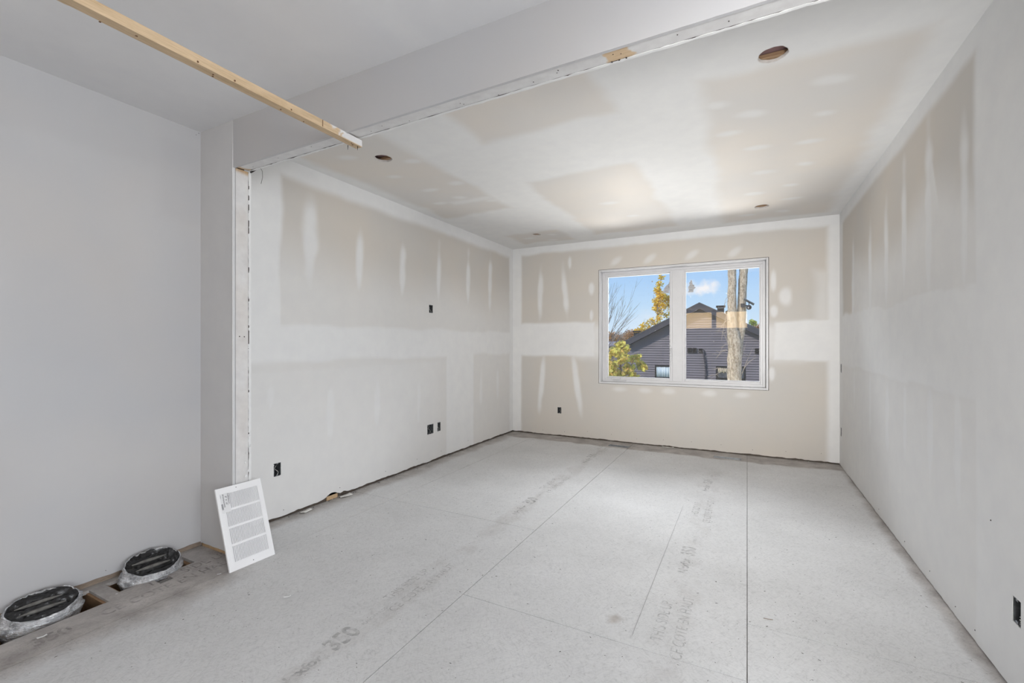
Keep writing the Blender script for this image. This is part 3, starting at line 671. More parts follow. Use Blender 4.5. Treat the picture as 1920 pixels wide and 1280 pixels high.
# ================================================================== WINDOW
w1 = empty('window_1', (winX0, YB, winZ0)); tag(w1, kind='structure')
def wpart(mb, name, m, parent=w1):
    o = mb.build(name, m, parent); o.location = -w1.location if parent is w1 else (0, 0, 0); return o
WX0, WX1, WZ0, WZ1 = winX0 + .003, winX1 - .003, winZ0 + .003, winZ1 - .003
def ring(mb, x0, x1, z0, z1_, y0, y1, t, bev=.002, tb=None):
    tb = tb or t
    mb.box((x0, y0, z0), (x0 + t, y1, z1_), bev=bev); mb.box((x1 - t, y0, z0), (x1, y1, z1_), bev=bev)
    mb.box((x0 + t, y0, z0), (x1 - t, y1, z0 + tb), bev=bev); mb.box((x0 + t, y0, z1_ - t), (x1 - t, y1, z1_), bev=bev)
jb = MB(); ring(jb, WX0, WX1, WZ0, WZ1, YB - .006, YB + .165, .020, .003); wpart(jb, 'jamb_liner', M['white'])
FX0, FX1, FZ0, FZ1, FY = WX0 + .020, WX1 - .020, WZ0 + .020, WZ1 - .020, YB + .085
fm = MB(); ring(fm, FX0, FX1, FZ0, FZ1, FY, YB + .165, .030, .003)
MX0, MX1 = -.765, -.655
fm.box((MX0, FY, FZ0 + .03), (MX1, YB + .165, FZ1 - .03), bev=.003); wpart(fm, 'frame', M['white'])
mg, n_, b_, o_ = mat('window_glass')
n_.nodes.remove(b_)
tr = nd(n_, 'ShaderNodeBsdfTransparent'); gl = nd(n_, 'ShaderNodeBsdfGlossy'); gl.inputs['Roughness'].default_value = .01
fz = nd(n_, 'ShaderNodeFresnel'); fz.inputs[0].default_value = 1.45
ms = nd(n_, 'ShaderNodeMixShader'); L(n_, fz.outputs[0], ms.inputs[0]); L(n_, tr.outputs[0], ms.inputs[1]); L(n_, gl.outputs[0], ms.inputs[2])
df_ = nd(n_, 'ShaderNodeBsdfDiffuse'); df_.inputs[0].default_value = (.85, .85, .83, 1); ms2 = nd(n_, 'ShaderNodeMixShader')
dst = ramp_(n_, noise(n_, texco(n_, (1, 1, 1)), 62, 2, .4), [(.735, (0.012,) * 3), (.775, (.75,) * 3)])
L(n_, dst, ms2.inputs[0]); L(n_, ms.outputs[0], ms2.inputs[1]); L(n_, df_.outputs[0], ms2.inputs[2]); L(n_, ms2.outputs[0], o_.inputs[0])
M['glass'] = mg
GY = YB + .135
def sash(x0, x1, z0, z1_, name, y0):
    s_ = MB(); ring(s_, x0, x1, z0, z1_, y0, YB + .150, .034, .003)
    s = wpart(s_, name, M['white'])
    bd_ = MB(); ring(bd_, x0 + .032, x1 - .032, z0 + .032, z1_ - .032, y0 + .012, YB + .145, .010, .002); bd_.build('glazing_bead', M['white'], s)
    g = MB().box((x0 + .030, GY, z0 + .030), (x1 - .030, GY + .004, z1_ - .030)); g.build('pane', mg, s)
    return s
sl = sash(FX0 + .018, MX0 + .008, FZ0 + .018, FZ1 - .018, 'sash', FY + .010)
sr = sash(MX1 - .008, FX1 - .018, FZ0 + .018, FZ1 - .018, 'sash', FY + .010)
# crank handle folded on the sill of the left sash, lock lever on its right stile
ck = MB(); ck.box((-1.47, FY - .022, FZ0 + .030), (-1.36, FY, FZ0 + .052), bev=.004); ck.box((-1.44, FY - .030, FZ0 + .016), (-1.30, FY - .018, FZ0 + .030), bev=.004); ck.tube([(-1.30, FY - .024, FZ0 + .022), (-1.285, FY - .045, FZ0 + .024)], .006, 8)
wpart(ck, 'crank_handle', M['white'])
lk = MB(); lk.box((-.792, FY - .004, .98), (-.770, FY + .011, 1.12), bev=.003); lk.box((-.789, FY - .022, 1.04), (-.776, FY - .002, 1.16), bev=.004); wpart(lk, 'lock_lever', M['white'])
gp = MB()  # dark ragged gap between board and liner
for a, b in [((winX0 - .001, YB - .0012, winZ0), (winX0 + .004, YB + .004, winZ1)), ((winX1 - .004, YB - .0012, winZ0), (winX1 + .0015, YB + .004, winZ1)), ((winX0, YB - .0012, winZ1 - .003), (winX1, YB + .004, winZ1 + .0005))]: gp.box(a, b)
wpart(gp, 'shadow_gap', M['dark'])

# torn foil stickers on the panes
mf = plain('torn_grey_foil', (.42, .42, .43), .6, var=.35, scale=60)
def sticker(poly, x, z, label, y=GY - .0008):
    o = MB().prism(poly, 'y', 0, .0006).build('torn_sticker', mf, loc=(x, y, z)); tag(o, label, 'sticker', 'torn stickers left on the window panes')
p = lambda pts, k: [(a * k, b * k) for a, b in pts]
sticker(p([(0, 0), (.7, 0), (.72, .35), (1.0, .62), (.78, .78), (.82, 1.0), (.62, 1.05), (.5, 1.6), (.36, 1.75), (.3, 1.45), (.15, 1.35), (.2, 1.0), (0.02, .75), (.1, .3)], .082), -.600, 1.765, 'grey torn sticker remnant at the top left of the right window pane')
sticker(p([(0, 0), (.78, 0), (.8, .4), (.98, .7), (.85, 1.0), (1.0, 1.6), (.8, 1.62), (.72, 1.3), (.5, 1.2), (.3, .95), (.1, .7)], .082), -.872, 1.765, 'larger grey torn sticker remnant at the top right of the left window pane')
sticker(p([(0, 0), (.8, .1), (.3, 1.0), (.05, .6)], .022), -1.005, 1.905, 'tiny grey sticker scrap near the top of the left window pane')

# ================================================================== BATTEN under the near ceiling
me = gridbox((-1.6965, -2.2, 2.131), (-1.651, 1.602, 2.1635), 5, 420, 5, 'wood_batten')
def bmask(v):
    x, y, z = v; n = .05 * mnoise.noise(Vector((y * 25, z * 40, 2)))
    k = 0
    if x > -1.652 and z > 2.133: k = min(1, max(0, (y - 1.44 + n + (z - 2.15) * .8) / .012)) * (0 if 1.47 < y + n * 1.5 < 1.505 and z < 2.155 else 1)
    return k
for v in me.vertices:
    v.co.x += .0012 * mnoise.noise(Vector((v.co.y * 2.3, v.co.z * 20, 0)))
    if v.co.x < -1.69 and v.co.z < 2.132: v.co.x += .003; v.co.z += .002 + (.006 if .55 < v.co.y < .62 else 0)
set_attr(me, 'mud', [bmask(v.co) for v in me.vertices])
bt = link('wood_batten', me, M['batten']); tag(bt, 'long bare wooden batten fixed under the header, running just below the near ceiling', 'batten')
kn = MB()
for (x, y, face) in [(-1.668, .70, 0), (-1.651, .865, 1), (-1.68, .93, 0), (-1.668, .925, 0), (-1.67, 1.56, 0), (-1.66, 1.545, 0), (-1.6515, 1.22, 1), (-1.675, 1.19, 0), (-1.69, .62, 0), (-1.68, 1.3, 0), (-1.6515, .99, 1)]:
    if face: fleck(kn, (x + .0012, y, 2.137), .0035, (1, 0, 0))
    else: fleck(kn, (x, y, 2.1305), .0032, (0, 0, -1))
M['knot'] = plain('wood_knot', (.16, .08, .04), .7)
tag(kn.build('knots', M['knot'], bt), kind='stuff')
M['nail'] = plain('dark_nail', (.05, .045, .04), .4, metal=.8)
for x, y in ((-1.662, 1.585), (-1.70, 1.56)): nl = MB(); nl.tube([(x, y, 2.134), (x + .001, y - .002, 2.112)], [.0018, .0008], 6); nl.build('nail_tip', M['nail'], bt)
cr_ = MB(); cr_.box((-1.6515, 1.372, 2.1345), (-1.6497, 1.3745, 2.1635)); cr_.build('end_grain_split', M['knot'], bt)

# ================================================================== ELECTRICAL BOXES
mbx = plain('galvanised_box', (.20, .21, .22), .45, metal=.7, var=.3, scale=40)
mwb = plain('black_cable', (.02, .021, .024), .45); mww = plain('pale_wire', (.62, .62, .6), .5)
def ebox(name, P, ax, w, h, label, kind='single', cat='electrical box', d=.05):
    """open box recessed in a board; ax = inward normal of the wall ('-x','+x','+y')"""
    rz = {'-x': R(-90), '+x': R(90), '+y': 0}[ax]
    # local frame: x right, y into the wall, z up
    rz = {'+y': 0, '-x': R(90), '+x': R(-90)}[ax]
    e_ = empty(name, P, (0, 0, rz)); tag(e_, label, cat)
    t = .0016; s_ = MB()
    for a, b in [((-w / 2, .002, -h / 2), (-w / 2 + t, d, h / 2)), ((w / 2 - t, .002, -h / 2), (w / 2, d, h / 2)), ((-w / 2, .002, -h / 2), (w / 2, d, -h / 2 + t)), ((-w / 2, .002, h / 2 - t), (w / 2, d, h / 2)), ((-w / 2, d, -h / 2), (w / 2, d + t, h / 2))]: s_.box(a, b)
    s_.build('box_body', mbx, e_)
    for z in (-1, 1):
        for x in ((0,) if kind == 'single' else (-w / 4, w / 4)):
            er = MB(); er.box((x - .008, .0005, z * h / 2 - (.010 if z > 0 else -.001) + (.001 if z > 0 else 0)), (x + .008, .003, z * h / 2 + (.002 if z > 0 else .010)), bev=.0006); er.build('mounting_ear', mbx, e_)
    rnd = random.Random(int(abs(P[1] * 100 + P[0] * 37)))
    n = 2 if kind == 'single' else 3
    for i in range(n):
        c = MB()
        x0 = -w / 2 + w * (i + .7) / (n + .4); pts = []
        for k in range(13):
            a = k / 12; pts.append((x0 + .006 * math.sin(a * 6.3 + i) + rnd.uniform(-.001, .001), .012 + .022 * abs(math.cos(a * math.pi)) + .004 * i, -h * .38 + h * .76 * math.sin(a * math.pi)))
        c.tube(pts, .0034, 7); c.build('cable', mwb, e_)
    c = MB(); pts = [(.004 + .010 * math.sin(k * .8), .008 + .002 * k, -h * .40 + h * .7 * k / 9) for k in range(10)]; c.tube(pts, .0016, 6)
    c.build('wire', mww, e_)
    ch = MB()   # chipped board round the cut-out
    for k in range(16):
        s = rnd.choice([(-1, 0), (1, 0), (0, -1), (0, 1)]); q = rnd.uniform(-1, 1)
        x = s[0] * w / 2 if s[0] else q * w / 2; z = s[1] * h / 2 if s[1] else q * h / 2
        fleck(ch, (x, -.0004, z), rnd.uniform(.001, .0025), (0, -1, 0))
    tag(ch.build('chipped_edge', M['white_dull'], e_), kind='stuff')
    return e_
def mid(h): return ((h[0] + h[1]) / 2, (h[2] + h[3]) / 2)
for h_, k, l_ in zip(boxesL, ('single', 'single', 'double', 'single'), (
        'open electrical box with black cables low on the left wall, nearest the grille', 'small open electrical box at eye height on the left wall, alone above the others',
        'wide double electrical box low on the left wall, left of a narrow one', 'narrow electrical box low on the left wall, just right of the wide double box')):
    y, z = mid(h_); ebox('electrical_box', (XL, y, z), '-x', h_[1] - h_[0] - .002, h_[3] - h_[2] - .002, l_, k)
ebox('electrical_box', (-2.12, YB, .330), '+y', .050, .078, 'open electrical box with curled wires low on the back wall left of the window')
for (y, z, l_, hh) in [(2.1225, .2865, 'open electrical box low on the right wall nearest the viewer', .085), (5.309, .9425, 'upper electrical box at the far end of the right wall beside the corner', .083), (5.309, .3325, 'lower electrical box at the far end of the right wall beside the corner', .083)]:
    ebox('electrical_box', (XR, y, z), '+x', .050, hh, l_)

# ================================================================== CEILING CUT-OUTS (cans left open)
M['strap'] = wood('strapping_wood', (.30, .18, .10), (.42, .28, .17), axis=(1.2, 14, 14))
for (x, y, r), l_ in zip(HOLES, ('largest round light cut-out in the ceiling, nearest the right', 'round light cut-out in the ceiling near the header on the left', 'round light cut-out in the ceiling above the window near the right wall', 'small round light cut-out in the ceiling by the far left corner')):
    e_ = empty('light_cutout', (x, y, ZC)); tag(e_, l_, 'ceiling hole', 'round light cut-outs in the ceiling')
    rm = MB(); n = 40; vs = []
    for k in range(n):
        w = 2 * math.pi * k / n; rr = r * (1 + 0.02 * math.sin(5 * w + x * 9) + 0.015 * math.sin(11 * w)) - .0004
        for (q, z) in ((rr, .0004), (rr + .0025, -.0004), (rr - .0008, .0127)): vs.append((q * math.cos(w), q * math.sin(w), z))
    fs = []
    for k in range(n):
        a, b = 3 * k, 3 * ((k + 1) % n); fs += [(a, b, b + 1, a + 1), (a, a + 2, b + 2, b)]
    rm.add(vs, fs, 0, True); rm.build('gypsum_rim', plain('raw_gypsum', (.62, .58, .55), .9, var=.12, scale=40) if 'gyp' not in M else M['gyp'], e_)
    st = MB().box((-.3, -.26 + .0, .018), (.3, .30, .034)); 
    st2 = MB(); st2.box((-.25, .036, .0135), (.25, .085, .032), bev=.002); st2.build('strapping', M['strap'], e_)
    va = MB(); va.box((-.22, -.16, .034), (.22, .16, .037)); va.build('vapour_barrier', plain('plum_barrier', (.30, .19, .19), .3) if 'vb' not in M else M['vb'], e_)

# ================================================================== FLOOR REGISTER BOOTS
mz = plain('bright_galvanised', (.62, .64, .66), .28, metal=.9, var=.2, scale=25)
for (x0, x1, y0, y1), l_ in ((HF[3], 'left open metal duct boot in the floor under the window'), (HF[4], 'right open metal duct boot in the floor under the window')):
    e_ = empty('duct_boot', ((x0 + x1) / 2, (y0 + y1) / 2, 0)); tag(e_, l_, 'duct', 'metal duct boots in the floor below the window')
    w, d = (x1 - x0) / 2 - .003, (y1 - y0) / 2 - .003; b = MB(); t = .0012
    b.box((-w, -d, -.12), (-w + t, d, .001)); b.box((w - t, -d, -.12), (w, d, .001)); b.box((-w, -d, -.12), (w, -d + t, .001)); b.box((-w, d - t, -.12), (w, d, .001))
    b.build('boot_wall', mz, e_)
    s_ = MB(); s_.add([(-w, -d, -.04), (w, -d, -.09), (w, d, -.075), (-w, d, -.035)], [(0, 1, 2, 3)]); s_.add([(-w * .2, -d, -.062), (w * .8, -d, -.03), (w * .8, d, -.025), (-w * .2, d, -.055)], [(0, 1, 2, 3)]); s_.build('elbow_plate', mz, e_)
    f_ = MB(); f_.box((-w - .004, -d - .004, -.0005), (w + .004, -d + .001, .0012)); f_.box((-w - .004, d - .001, -.0005), (w + .004, d + .004, .0012)); f_.build('flange', mz, e_)

# ================================================================== FLEXIBLE DUCT ENDS by the near left wall
mfoil, n_, b_, o_ = mat('crinkled_foil'); v_ = texco(n_)
L(n_, ramp_(n_, noise(n_, v_, 30, 5, .7), [(.35, (.35, .36, .38)), (.6, (.92, .93, .95))]), b_.inputs['Base Color']); b_.inputs['Metallic'].default_value = .75; b_.inputs['Roughness'].default_value = .24
bump(n_, b_, noise(n_, texco(n_, (1, 1, 3)), 34, 5, .7), 1.0, .012)
mblk, n_, b_, o_ = mat('black_plastic_liner'); b_.inputs['Base Color'].default_value = (.012, .012, .013, 1); b_.inputs['Roughness'].default_value = .22; b_.inputs['Specular IOR Level'].default_value = .5
bump(n_, b_, noise(n_, texco(n_, (1, .35, 1)), 60, 4, .6), .8, .006)
mins = plain('grey_duct_wool', (.16, .155, .145), .9, var=.3, scale=50)
def duct(cx, cy, a, b, zf, zb, yaw, seed, label):
    """squashed duct end: half-length a (along y), half-width b (along x); lip height zf at the front, zb at the wall"""
    e_ = empty('flexible_duct', (cx, cy, 0), (0, 0, yaw)); tag(e_, label, 'duct', 'flexible ducts coming up through the floor')
    N = 72; rows = [(-.10, .84, .80), (-.03, .97, .95), (.003, 1.06, 1.08), (.15, 1.09, 1.10), (.30, 1.02, 1.02), (.45, 1.05, 1.05), (.60, .99, .99), (.75, 1.02, 1.01), (.9, .97, .96), (1.0, .96, .95), (1.0, .93, .91), (.55, .90, .86)]
    vs = []
    for ri, (hgt, sa, sb_) in enumerate(rows):
        for k in range(N):
            w = 2 * math.pi * k / N; c, s = math.cos(w), math.sin(w)
            lip = zf + (zb - zf) * (0.5 - 0.5 * s) ** 1.0   # s=+1 faces the room
            nz = mnoise.noise(Vector((c * 3, s * 3, hgt * 4 + seed))) ; n2 = mnoise.noise(Vector((c * 9, s * 9, hgt * 9 + seed)))
            z = lip * hgt if hgt > 0 else hgt
            n3 = mnoise.noise(Vector((c * 16, s * 16, hgt * 14 + seed))); rr = 1 + .05 * nz + .05 * n2 + .03 * n3
            flare = 1 + (.10 * max(0, -c) ** 3 if hgt < .6 else 0)
            vs.append((s * b * sb_ * rr, c * a * sa * rr * flare, z + .004 * n2 + (.005 * nz if hgt > .3 else 0)))
    fs = [(r * N + k, r * N + (k + 1) % N, (r + 1) * N + (k + 1) % N, (r + 1) * N + k) for r in range(len(rows) - 1) for k in range(N)]
    MB().add(vs, fs, 0, True).build('foil_jacket', mfoil, e_)
    # liner gathered over the mouth: rows of folds along the length
    n1, n2_ = 70, 44; vs = []
    for i in range(n1 + 1):
        for j in range(n2_ + 1):
            p_ = -1 + 2 * i / n1; q = -1 + 2 * j / n2_
            # disc mapping
            px = p_ * math.sqrt(max(0, 1 - q * q / 2)); qx = q * math.sqrt(max(0, 1 - p_ * p_ / 2)); rr = math.sqrt(px * px + qx * qx)
            lip = zf + (zb - zf) * (0.5 - 0.5 * qx / max(rr, 1e-3) * min(1, rr))
            fold = math.sin(qx * 9.5 + 1.1 * px * px + seed + .5 * mnoise.noise(Vector((px * 2, qx * 2, seed)))) * (1 - .35 * rr)
            crk = mnoise.noise(Vector((px * 7, qx * 12, seed))) * (.4 + abs(px))
            z = lip * (.80 + .2 * rr ** 4) - .010 * (1 - rr ** 4) + .022 * fold * (1 - rr ** 6) + .009 * crk * (1 - rr ** 8)
            vs.append((qx * b * .93, px * a * .93, z))
    fs = [(i * (n2_ + 1) + j, (i + 1) * (n2_ + 1) + j, (i + 1) * (n2_ + 1) + j + 1, i * (n2_ + 1) + j + 1) for i in range(n1) for j in range(n2_)]
    MB().add(vs, fs, 0, True).build('black_liner', mblk, e_)
    for q0 in (-.28, .30):
        wl_ = MB(); pts = []
        for k in range(15):
            px = -.72 + 1.3 * k / 14; qx = q0 + .04 * px
            rr = math.hypot(px, qx); lip = zf + (zb - zf) * (.5 - .5 * qx)
            pts.append((qx * b * .93, px * a * .93, lip * .86 + .002))
        wl_.tube(pts, [.002 + .0065 * math.sin(math.pi * k / 14) for k in range(15)], 8); wl_.build('insulation_wool', mins, e_)
    return e_
duct(-2.712, .800, .122, .084, .026, .086, R(-3), 1.7, 'silver foil duct end with black liner in the bottom left corner of the view')
duct(-2.716, 1.212, .122, .084, .028, .100, R(-3), 6.2, 'silver foil duct end with black liner nearer the partition and the grille')

# ================================================================== RETURN AIR GRILLE leaning on the jamb
GW, GH = .243, .430
P_bl = Vector((-2.362, 1.392, .001)); P_br = Vector((-2.350, 1.628, .001)); P_tl = Vector((-2.505, 1.408, .405))
ux = (P_br - P_bl).normalized(); uz = (P_tl - P_bl); uz = (uz - ux * uz.dot(ux)).normalized(); uy = uz.cross(ux)   # uy points away from the room
gr = empty('return_air_grille', P_bl); gr.matrix_world = Matrix(((ux.x, uy.x, uz.x, P_bl.x), (ux.y, uy.y, uz.y, P_bl.y), (ux.z, uy.z, uz.z, P_bl.z), (0, 0, 0, 1)))
tag(gr, 'white louvred return air grille leaning against the end of the partition', 'grille')
mgr = plain('white_enamel', (.88, .88, .89), .32, var=.015, spec=.45); mgrs = plain('white_enamel_slat', (.70, .70, .72), .4, var=.02)
x0, x1, z0, z1_ = .033, GW - .028, .042, GH - .035
rows = 4; gap = .011; rh = (z1_ - z0 - gap * (rows - 1)) / rows
f_ = MB(); t0, t1 = .0, .0016
f_.box((0, t0, 0), (x0, t1, GH)); f_.box((x1, t0, 0), (GW, t1, GH)); f_.box((x0, t0, 0), (x1, t1, z0)); f_.box((x0, t0, z1_), (x1, t1, GH))
for r in range(1, rows): f_.box((x0, t0, z0 + r * (rh + gap) - gap), (x1, t1, z0 + r * (rh + gap)))
ring(f_, 0, GW, 0, GH, t1, .0105, .0016, 0)
f_.build('face_frame', mgr, gr)
ns = 25; sp = (x1 - x0) / ns; smb = MB()
sv = [(-.0008, 0.0002, 0), (.0012, 0.0002, 0), (.0072, .0095, 0), (.0058, .0100, 0)]
sme = MB().add([(a, b, 0) for a, b, _ in sv] + [(a, b, rh) for a, b, _ in sv], [(0, 3, 2, 1), (4, 5, 6, 7)] + [(i, (i + 1) % 4, (i + 1) % 4 + 4, i + 4) for i in range(4)]).mesh('slat')
sme.materials.append(mgrs)
for r in range(rows):
    for k in range(ns):
        if r == rows - 1 and k < 4: continue
        o = bpy.data.objects.new('slat', sme); COL.objects.link(o); o.parent = gr; o.location = (x0 + sp * (k + .45) - .001, .0004, z0 + r * (rh + gap))
fc = MB()
for r in range(rows):
    for k in range(ns + 1):
        if r == rows - 1 and k < 4: continue
        fc.box((x0 + sp * k - .0019, t0, z0 + r * (rh + gap)), (x0 + sp * k + .0019, t1, z0 + r * (rh + gap) + rh))
for k in ():
    pass
fc.box((x0, t0, z0 + 3 * (rh + gap)), (x0 + sp * 4 + .002, t1, z1_))
tag(fc.build('face_bar', mgr, gr), kind='stuff')
for x, z in ((.105, GH - .014), (.125, .017)): MB().tube([(x, -.0006, z), (x, .001, z)], .0022, 10).build('screw_hole', M['dark'], gr)
# label: texts read downwards
lb = MB().box((.016, -.0007, z1_ - rh - .016), (x0 + sp * 4 - .003, -.0001, z1_ + .004)).build('label', plain('clear_label', (.80, .80, .81), .2, var=.01, spec=.6), gr)
def gtext(body, x, z, size, bold=0.0, squash=1.0):
    Mx = Matrix.Translation((x, -.0010, z)) @ Matrix.Rotation(R(90), 4, 'Y') @ Matrix.Rotation(R(90), 4, 'X')
    return text_mesh(body, size, M['label_ink'], lb, Mx, squash=squash, bold=bold)
zt = z1_ + .001
gtext('ALUMINIUM BLANC', .0535, zt, .0082, .0001, .78) ; gtext('8" X 16"', .0400, zt - .012, .0140, .0, 1.0); gtext('RETOUR BLANC/WHITE', .0290, zt, .0080, .0002, .80)
gtext('64-0816', .0175, zt - .004, .0050, 0, .9)
bc = MB(); z = zt - .050
for k in range(17):
    t = random.choice((.0006, .0010, .0016)); bc.box((.0165, -.0011, z - t), (.0255, -.0008, z)); z -= t + random.choice((.0006, .0011))
bc.build('barcode', M['label_ink'], lb)
fm_ = plain('clear_wrap', (.9, .9, .92), .12, var=0, spec=.7)

# ================================================================== SCRAPS
mp_ = plain('torn_paper', (.80, .78, .74), .8, var=.06, bmp=.3)
def scrap(name, x, y, l, w, h, rot, label, m, cat='scrap', seed=0):
    n = 9; vs = []; th = .0009
    for side in (0, 1):
        for i in range(n):
            for j in range(5):
                a = i / (n - 1) - .5; b = j / 4 - .5
                e1 = .12 * mnoise.noise(Vector((i * .9, j * .7, seed)))
                z = h * (.15 + 2.8 * a * a + .6 * mnoise.noise(Vector((a * 3, b * 3, seed + 4))))
                vs.append(((a + e1 * .5) * l, (b + e1) * w, max(.0003, z) + side * th))
    q = n * 5; fs = []
    for i in range(n - 1):
        for j in range(4):
            k = i * 5 + j; fs += [(k, k + 5, k + 6, k + 1), (q + k, q + k + 1, q + k + 6, q + k + 5)]
    bd_ = [i * 5 for i in range(n)] + [(n - 1) * 5 + j for j in range(1, 5)] + [i * 5 + 4 for i in range(n - 2, -1, -1)] + [j for j in range(3, 0, -1)]
    fs += [(a, b, b + q, a + q) for a, b in zip(bd_, bd_[1:] + bd_[:1])]
    o = MB().add(vs, fs, 0, True).build(name, m, None, (x, y, .0018), (0, 0, rot)); tag(o, label, cat); return o
scrap('paper_scrap', -2.752, 2.150, .085, .035, .008, R(95), 'curled strip of torn drywall paper at the foot of the left wall near the grille', mp_, seed=1)
scrap('paper_scrap', -2.755, 2.505, .10, .045, .012, R(80), 'crumpled torn drywall paper beside the broken hole at the foot of the left wall', mp_, seed=2)
scrap('drywall_chip', -1.905, 1.385, .032, .014, .003, R(60), 'small white plaster chip on the open floor right of the grille', M['white_dull'], seed=3)
scrap('drywall_chip', -2.52, .74, .030, .010, .003, R(85), 'small white chip on the floor in front of the nearest duct', M['white_dull'], seed=4)
scrap('drywall_chip', -.80, YB - .012, .13, .026, .006, R(2), 'white torn scrap at the foot of the back wall between the duct boots', mp_, seed=5)
scrap('wood_splinter', .080, 2.225, .035, .004, .001, R(10), 'dark wood splinter on the floor near the center seam', M['plate'], seed=6)
scrap('drywall_chip', -2.40, 1.36, .018, .006, .002, R(60), 'tiny white sliver on the floor between the duct and the grille', M['white_dull'], seed=7)
bw = MB().box((-.022, -.05, 0), (.0, .05, .034), bev=.004).build('exposed_wood_block', M['board_z'], wl, (XL - .003, 2.41, .002))
for at_ in (bw.data,): set_attr(at_, 'mud', [0] * len(at_.vertices))
sv_ = MB(); sv_.tube([(-2.488, 1.598, 2.160), (-2.46, 1.598, 2.170), (-2.425, 1.597, 2.170), (-2.405, 1.596, 2.145), (-2.40, 1.594, 2.11), (-2.41, 1.592, 2.075)], .0011, 6)
o = sv_.build('tape_thread', M['nail']); tag(o, 'thin dark thread of tape hanging from the corner of the header', 'thread')
tp = MB(); tp.tube([(-2.515, 1.600, 2.160), (-2.49, 1.602, 2.163), (-2.455, 1.601, 2.170)], [.005, .003, .0015], 6); tp.build('torn_fibres', M['nail'], hd)

# ================================================================== OUTSIDE
GZ = -3.2
_a = R(27.5); _S, _C = math.sin(_a), math.cos(_a)
def at(px, py, depth):
    u = (px - 960) / 847; w = (643 - py) / 847
    return Vector(((u * _C - _S) * depth, (u * _S + _C) * depth, 1.185 + w * depth))
mgrass = plain('lawn', (.10, .14, .04), .9, var=.4, scale=3)
gd = MB().box((-160, 5.7, GZ - .3), (160, 200, GZ)).build('ground', mgrass); tag(gd, kind='structure')
MB().box((XL - .16, YB + .0, GZ), (XR + .16, YB + .17, -.3)).build('foundation_wall', M['shell'], wb)

# ---- neighbour house
H0 = Vector((-2.24, 25.9, 0)); hy = R(3)
ho = empty('house', (H0.x, H0.y, GZ), (0, 0, hy)); tag(ho, 'dark grey clapboard house with a low gable roof seen through the window', 'house')
msid = plain('dark_grey_siding', (.175, .158, .180), .6, var=.08, scale=2)
mroof = plain('charcoal_fascia', (.060, .060, .075), .6, var=.1); mblack = plain('black_trim', (.02, .02, .022), .5)
mshg = plain('roof_shingle', (.09, .09, .10), .9, var=.3, scale=20)
def Z(z): return z - GZ
ZR, SL, HWD = 3.29, .52, 3.80
def roof_z(s): return ZR - SL * abs(s)
def hpart(mb, name, m, parent=ho): return mb.build(name, m, parent)
# laps
pitch = .128; sd = MB(); z = GZ
wins = [(-2.28, -.98, -.75, -.04), (.79, 2.17, -.71, -.02)]
while z < ZR - .3:
    top = min(z + pitch, ZR - .3); half = min(HWD - .15, (ZR - .27 - (z + top) / 2) / SL)
    if half > .02:
        segs = [(-half, half)]
        for (a, b, c, d) in wins:
            if z + pitch > c and z < d:
                ns_ = []
                for (p0, p1) in segs:
                    if b <= p0 or a >= p1: ns_.append((p0, p1))
                    else:
                        if a > p0: ns_.append((p0, a))
                        if b < p1: ns_.append((b, p1))
                segs = ns_
        for (p0, p1) in segs:
            sd.add([(p0, -.048, Z(z)), (p1, -.048, Z(z)), (p1, -.004, Z(top)), (p0, -.004, Z(top)), (p0, .02, Z(z)), (p1, .02, Z(z))], [(0, 1, 2, 3), (0, 4, 5, 1)])
    z += pitch
tag(hpart(sd, 'siding', msid), kind='stuff')
bk = MB(); bk.prism([(-HWD + .15, 0), (HWD - .15, 0), (HWD - .15, Z(roof_z(HWD - .15) - .2)), (0, Z(ZR - .28)), (-HWD + .15, Z(roof_z(HWD - .15) - .2))], 'y', .03, 9.0); hpart(bk, 'wall', msid)
for sg in (-1, 1):
    f = MB(); f.prism([(0, Z(ZR)), (0, Z(ZR - .31)), (sg * HWD, Z(roof_z(HWD) - .31)), (sg * HWD, Z(roof_z(HWD)))], 'y', -.40, -.36); hpart(f, 'fascia', mroof)
    f = MB(); f.prism([(0, Z(ZR + .03)), (0, Z(ZR - .03)), (sg * (HWD + .05), Z(roof_z(HWD) - .05)), (sg * (HWD + .05), Z(roof_z(HWD) + .01))], 'y', -.42, 9.3); hpart(f, 'roof', mshg)
    f = MB(); f.prism([(0, Z(ZR - .29)), (0, Z(ZR - .31)), (sg * HWD, Z(roof_z(HWD) - .31)), (sg * HWD, Z(roof_z(HWD) - .29))], 'y', -.36, 0.02); hpart(f, 'soffit', mblack)
mcurt, n_, b_, o_ = mat('pale_curtain'); L(n_, ramp_(n_, noise(n_, texco(n_, (9, 1, .2)), 2, 3), [(.35, (.50, .60, .66)), (.6, (.80, .86, .90))]), b_.inputs['Base Color'])
mhp = plain('house_glass', (.05, .06, .08), .08, spec=.8)
